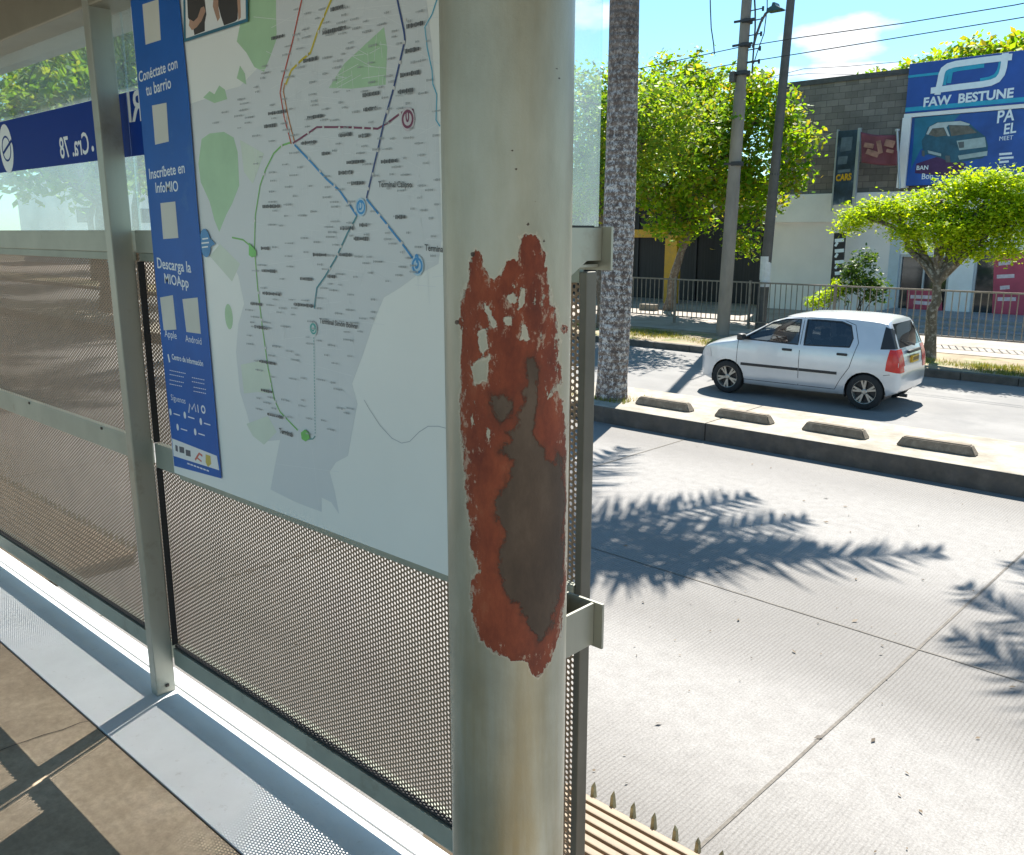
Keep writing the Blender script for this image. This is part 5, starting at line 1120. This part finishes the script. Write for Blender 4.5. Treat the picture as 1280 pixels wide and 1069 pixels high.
    for k in range(6): q.box(-1.7135, -1.7122, .135-k*.053-.034, .135-k*.053, .775, .835)
    q.build('plate_marks', m_cblack, pl, local=True)
    q = MB(); q.box(-1.70, -1.655, -.30, .30, .905, .955, .012); q.build('hatch_grip', m_cblack, root, True, local=True)
    q = MB(); q.tube([(-1.62, .35, .235), (-1.73, .35, .235)], .028, 10); q.build('exhaust_pipe', M('exhaust_dark', (.05, .05, .05), .5, .6), root, True, local=True)
    # bumper line
    q = MB()
    q.flat = []
    for sg_ in (1, -1):
        pts = [(-1.66, .60), (-1.55, .60), (-1.46, .585)]
        q.stroke(pts, .008)
        o_ = MB()
        for f in q.flat: o_.face([(p[0], sg_*(side_y(p[0], p[1])+.002), p[1]) for p in f])
        o_.build('bumper_seam', m_cblack, root, False, local=True); q.flat = []
    # wheels
    def lathe(prof, n=40):
        q = MB(); k = len(prof); V = [(r*math.cos(2*math.pi*i/n), y, r*math.sin(2*math.pi*i/n)) for i in range(n) for r, y in prof]
        q.add(V, [(i*k+j, i*k+j+1, ((i+1) % n)*k+j+1, ((i+1) % n)*k+j) for i in range(n) for j in range(k-1)]); return q
    tb_ = lathe([(.18,-.075),(.245,-.085),(.275,-.075),(.288,-.05),(.288,.05),(.275,.075),(.245,.085),(.19,.078)]); rm_ = lathe([(.19,-.07),(.19,.05),(.203,.068),(.198,.078),(.185,.074),(.178,.05),(.172,.02),(.172,-.06)])
    bk_ = lathe([(.0,.0),(.172,.0)], 30); hub = lathe([(.0,.066),(.032,.066),(.044,.058),(.05,.03),(.05,0)], 20)
    sp_ = MB()
    for k in range(5):
        for dd in (-.19, .19):
            a = 2*math.pi*k/5+.3; c, s_ = math.cos(a), math.sin(a); c2, s2 = math.cos(a+dd*.9), math.sin(a+dd*.9); nrm_ = np.array([-s2, 0, c2])*.013
            p0_ = np.array([c*.035, .055, s_*.035]); p1_ = np.array([c2*.183, .060, s2*.183]); d_ = np.array([0, -.03, 0]); A = [p0_-nrm_, p0_+nrm_, p1_+nrm_*1.3, p1_-nrm_*1.3]; sp_.add(A+[p+d_ for p in A], [(0,1,2,3),(7,6,5,4),(0,4,5,1),(1,5,6,2),(2,6,7,3),(3,7,4,0)])
    rm_.add(sp_.v, sp_.f); rm_.add(hub.v, hub.f)
    for x in (-1.19, 1.19):
        for sg_ in (1, -1):
            wroot = bpy.data.objects.new('wheel', None); COL.objects.link(wroot); wroot.parent = root; wroot.location = (x, sg_*.695, .290); wroot.rotation_euler = (0, .5 if x > 0 else .1, 0 if sg_ > 0 else math.pi)
            tb_.build('tyre', m_tyre, wroot, True, local=True); rm_.build('rim', m_rim, wroot, 30, local=True); bk_.build('brake_disc', m_cblack, wroot, local=True)
            q = MB(); n_ = 24
            V = []
            for i in range(n_+1):
                a = -.35+(math.pi+.7)*i/n_
                for y in (.36, .775): V.append((x+.322*math.cos(a), sg_*min(y, side_y(x+.322*math.cos(a), .4)-.004), .292+.322*math.sin(a)))
            q.add(V, [(2*i, 2*i+1, 2*i+3, 2*i+2) for i in range(n_)]); q.build('wheel_arch', m_cblack, root, True, local=True)
    # cabin
    q = MB(); q.box(-1.35, 1.2, -.68, .68, .24, .30); q.box(.72, 1.15, -.66, .66, .55, .93, .05); q.box(-1.5, -1.05, -.64, .64, .30, .86, .05); q.build('cabin_floor', m_cint, root, True, local=True)
    for y in (.36, -.36):
        q = MB(); q.box(-.28, .22, y-.23, y+.23, .36, .52, .05); q.box(-.40, -.24, y-.22, y+.22, .46, 1.02, .06); q.box(-.40, -.30, y-.12, y+.12, 1.05, 1.22, .04); q.build('front_seat', m_cint, root, True, local=True)
    q = MB(); q.box(-1.05, -.62, -.60, .60, .36, .52, .05); q.box(-1.16, -1.0, -.60, .60, .48, .98, .06); q.build('rear_seat', m_cint, root, True, local=True)
    q = MB(); q.tube([(.50+.055*math.sin(a), .36+.18*math.cos(a), .87+.17*math.sin(a)) for a in np.linspace(0, 2*math.pi, 25)], .014, 8, False); q.tube([(.53, .36, .87), (.75, .36, .80)], .025, 8); q.tube([(.50, .18, .87), (.50, .54, .87)], .012, 6); q.build('steering_wheel', m_cint, root, True, local=True)
    bm.free(); return root, ang
carroot, cang = car()
# driver
def skinned(name, pts, edges, radii, mat, parent, sub=2, rootv=0):
    me = bpy.data.meshes.new(name); me.from_pydata(pts, edges, []); o = bpy.data.objects.new(name, me); COL.objects.link(o)
    md = o.modifiers.new('s', 'SKIN'); sv_ = me.skin_vertices[0].data
    for i, r_ in enumerate(radii): sv_[i].radius = (r_, r_) if not hasattr(r_, '__len__') else r_; sv_[i].use_root = i == rootv
    m2 = o.modifiers.new('u', 'SUBSURF'); m2.levels = m2.render_levels = sub
    dg = bpy.context.evaluated_depsgraph_get(); dg.update(); new = bpy.data.meshes.new_from_object(o.evaluated_get(dg)); bpy.data.objects.remove(o)
    q = bpy.data.objects.new(name, new); COL.objects.link(q); q.parent = parent; new.materials.clear(); new.materials.append(mat)
    new.polygons.foreach_set('use_smooth', [True]*len(new.polygons)); return q
lm = Matrix.Rotation(cang, 4, 'Z'); dl = Vector(carroot.location)+lm @ Vector((-.08, .36, .50))
drv = empty('person', tuple(dl), 'driver in a white shirt sitting at the wheel of the silver car', 'person', None, cang)
m_skin = M('skin_brown', (.20, .095, .055), .6, 0, .08, 20); m_shirt = M('shirt_white', (.68, .68, .66), .8, 0, .06, 10); m_hair = M('hair_black', (.015, .012, .01), .6, 0, .2, 30); m_trs = M('trousers_dark', (.03, .035, .05), .8)
P_ = [(0,0,.06),(-.03,0,.26),(-.03,0,.44),(-.005,0,.54),(.01,0,.60),(.025,0,.68),(.02,0,.755),
      (-.02,.17,.45),(.10,.22,.26),(.36,.14,.36),(.44,.13,.39),(-.02,-.17,.45),(.10,-.22,.26),(.36,-.14,.36),(.44,-.13,.39),
      (.05,.10,.02),(.44,.12,.05),(.62,.11,-.20),(.05,-.10,.02),(.44,-.12,.05),(.62,-.11,-.20), (.115,0,.665)]
Ed = [(0,1),(1,2),(2,3),(3,4),(4,5),(5,6),(2,7),(7,8),(8,9),(9,10),(2,11),(11,12),(12,13),(13,14),(0,15),(15,16),(16,17),(0,18),(18,19),(19,20),(5,21)]
Rd = [(.15,.11),(.145,.10),(.13,.09),.055,.06,(.078,.088),(.062,.072),.055,.046,.034,.030,.055,.046,.034,.030,.085,.068,.05,.085,.068,.05,.022]
body = skinned('body', P_, Ed, Rd, m_skin, drv)
skinned('shirt', [(0,0,.05),(-.03,0,.26),(-.03,0,.45),(-.012,0,.52),(-.02,.17,.45),(.06,.215,.31),(-.02,-.17,.45),(.06,-.215,.31)], [(0,1),(1,2),(2,3),(2,4),(4,5),(2,6),(6,7)], [(.165,.125),(.16,.115),(.145,.105),.066,.070,.066,.070,.066], m_shirt, drv)
skinned('trousers', [(0,0,.03),(.05,.10,.02),(.44,.12,.05),(.60,.11,-.16),(.05,-.10,.02),(.44,-.12,.05),(.60,-.11,-.16)], [(0,1),(1,2),(2,3),(0,4),(4,5),(5,6)], [(.155,.115),.095,.078,.062,.095,.078,.062], m_trs, drv)
skinned('hair', [(.0,0,.70),(-.03,0,.74),(.0,0,.79),(.05,0,.785)], [(0,1),(1,2),(2,3)], [(.075,.08),(.08,.085),(.07,.075),(.05,.055)], m_hair, drv)
for sg_ in (1, -1):                                # hands closed on the wheel: palm, four fingers and a thumb each
    q = MB(); b0 = np.array([.445, .13*sg_, .395])
    for k in range(4):
        o_ = np.array([0, sg_*.008, -.03+.02*k]); q.tube([b0+o_, b0+o_+np.array([.045, sg_*.012, .008]), b0+o_+np.array([.075, sg_*.035, .0]), b0+o_+np.array([.055, sg_*.055, -.004])], [.011, .010, .009, .007], 6)
    q.tube([b0+np.array([-.01, 0, .03]), b0+np.array([.02, sg_*.03, .05]), b0+np.array([.04, sg_*.05, .045])], [.012, .010, .008], 6); q.build('hand', m_skin, drv, True, local=True)
    q = MB(); q.tube([(.083, sg_*.032, .695), (.088, sg_*.032, .695)], .012, 8); q.build('eye', m_hair, drv, True, local=True)
    q = MB(); q.tube([(.02, sg_*.075, .66), (.02, sg_*.088, .68), (.015, sg_*.08, .705)], [.012, .015, .010], 6); q.build('ear', m_skin, drv, True, local=True)
q = MB(); q.tube([(.085, -.024, .632), (.095, 0, .630), (.085, .024, .632)], .007, 6); q.build('mouth', M('lip', (.22, .07, .06), .6), drv, True, local=True)
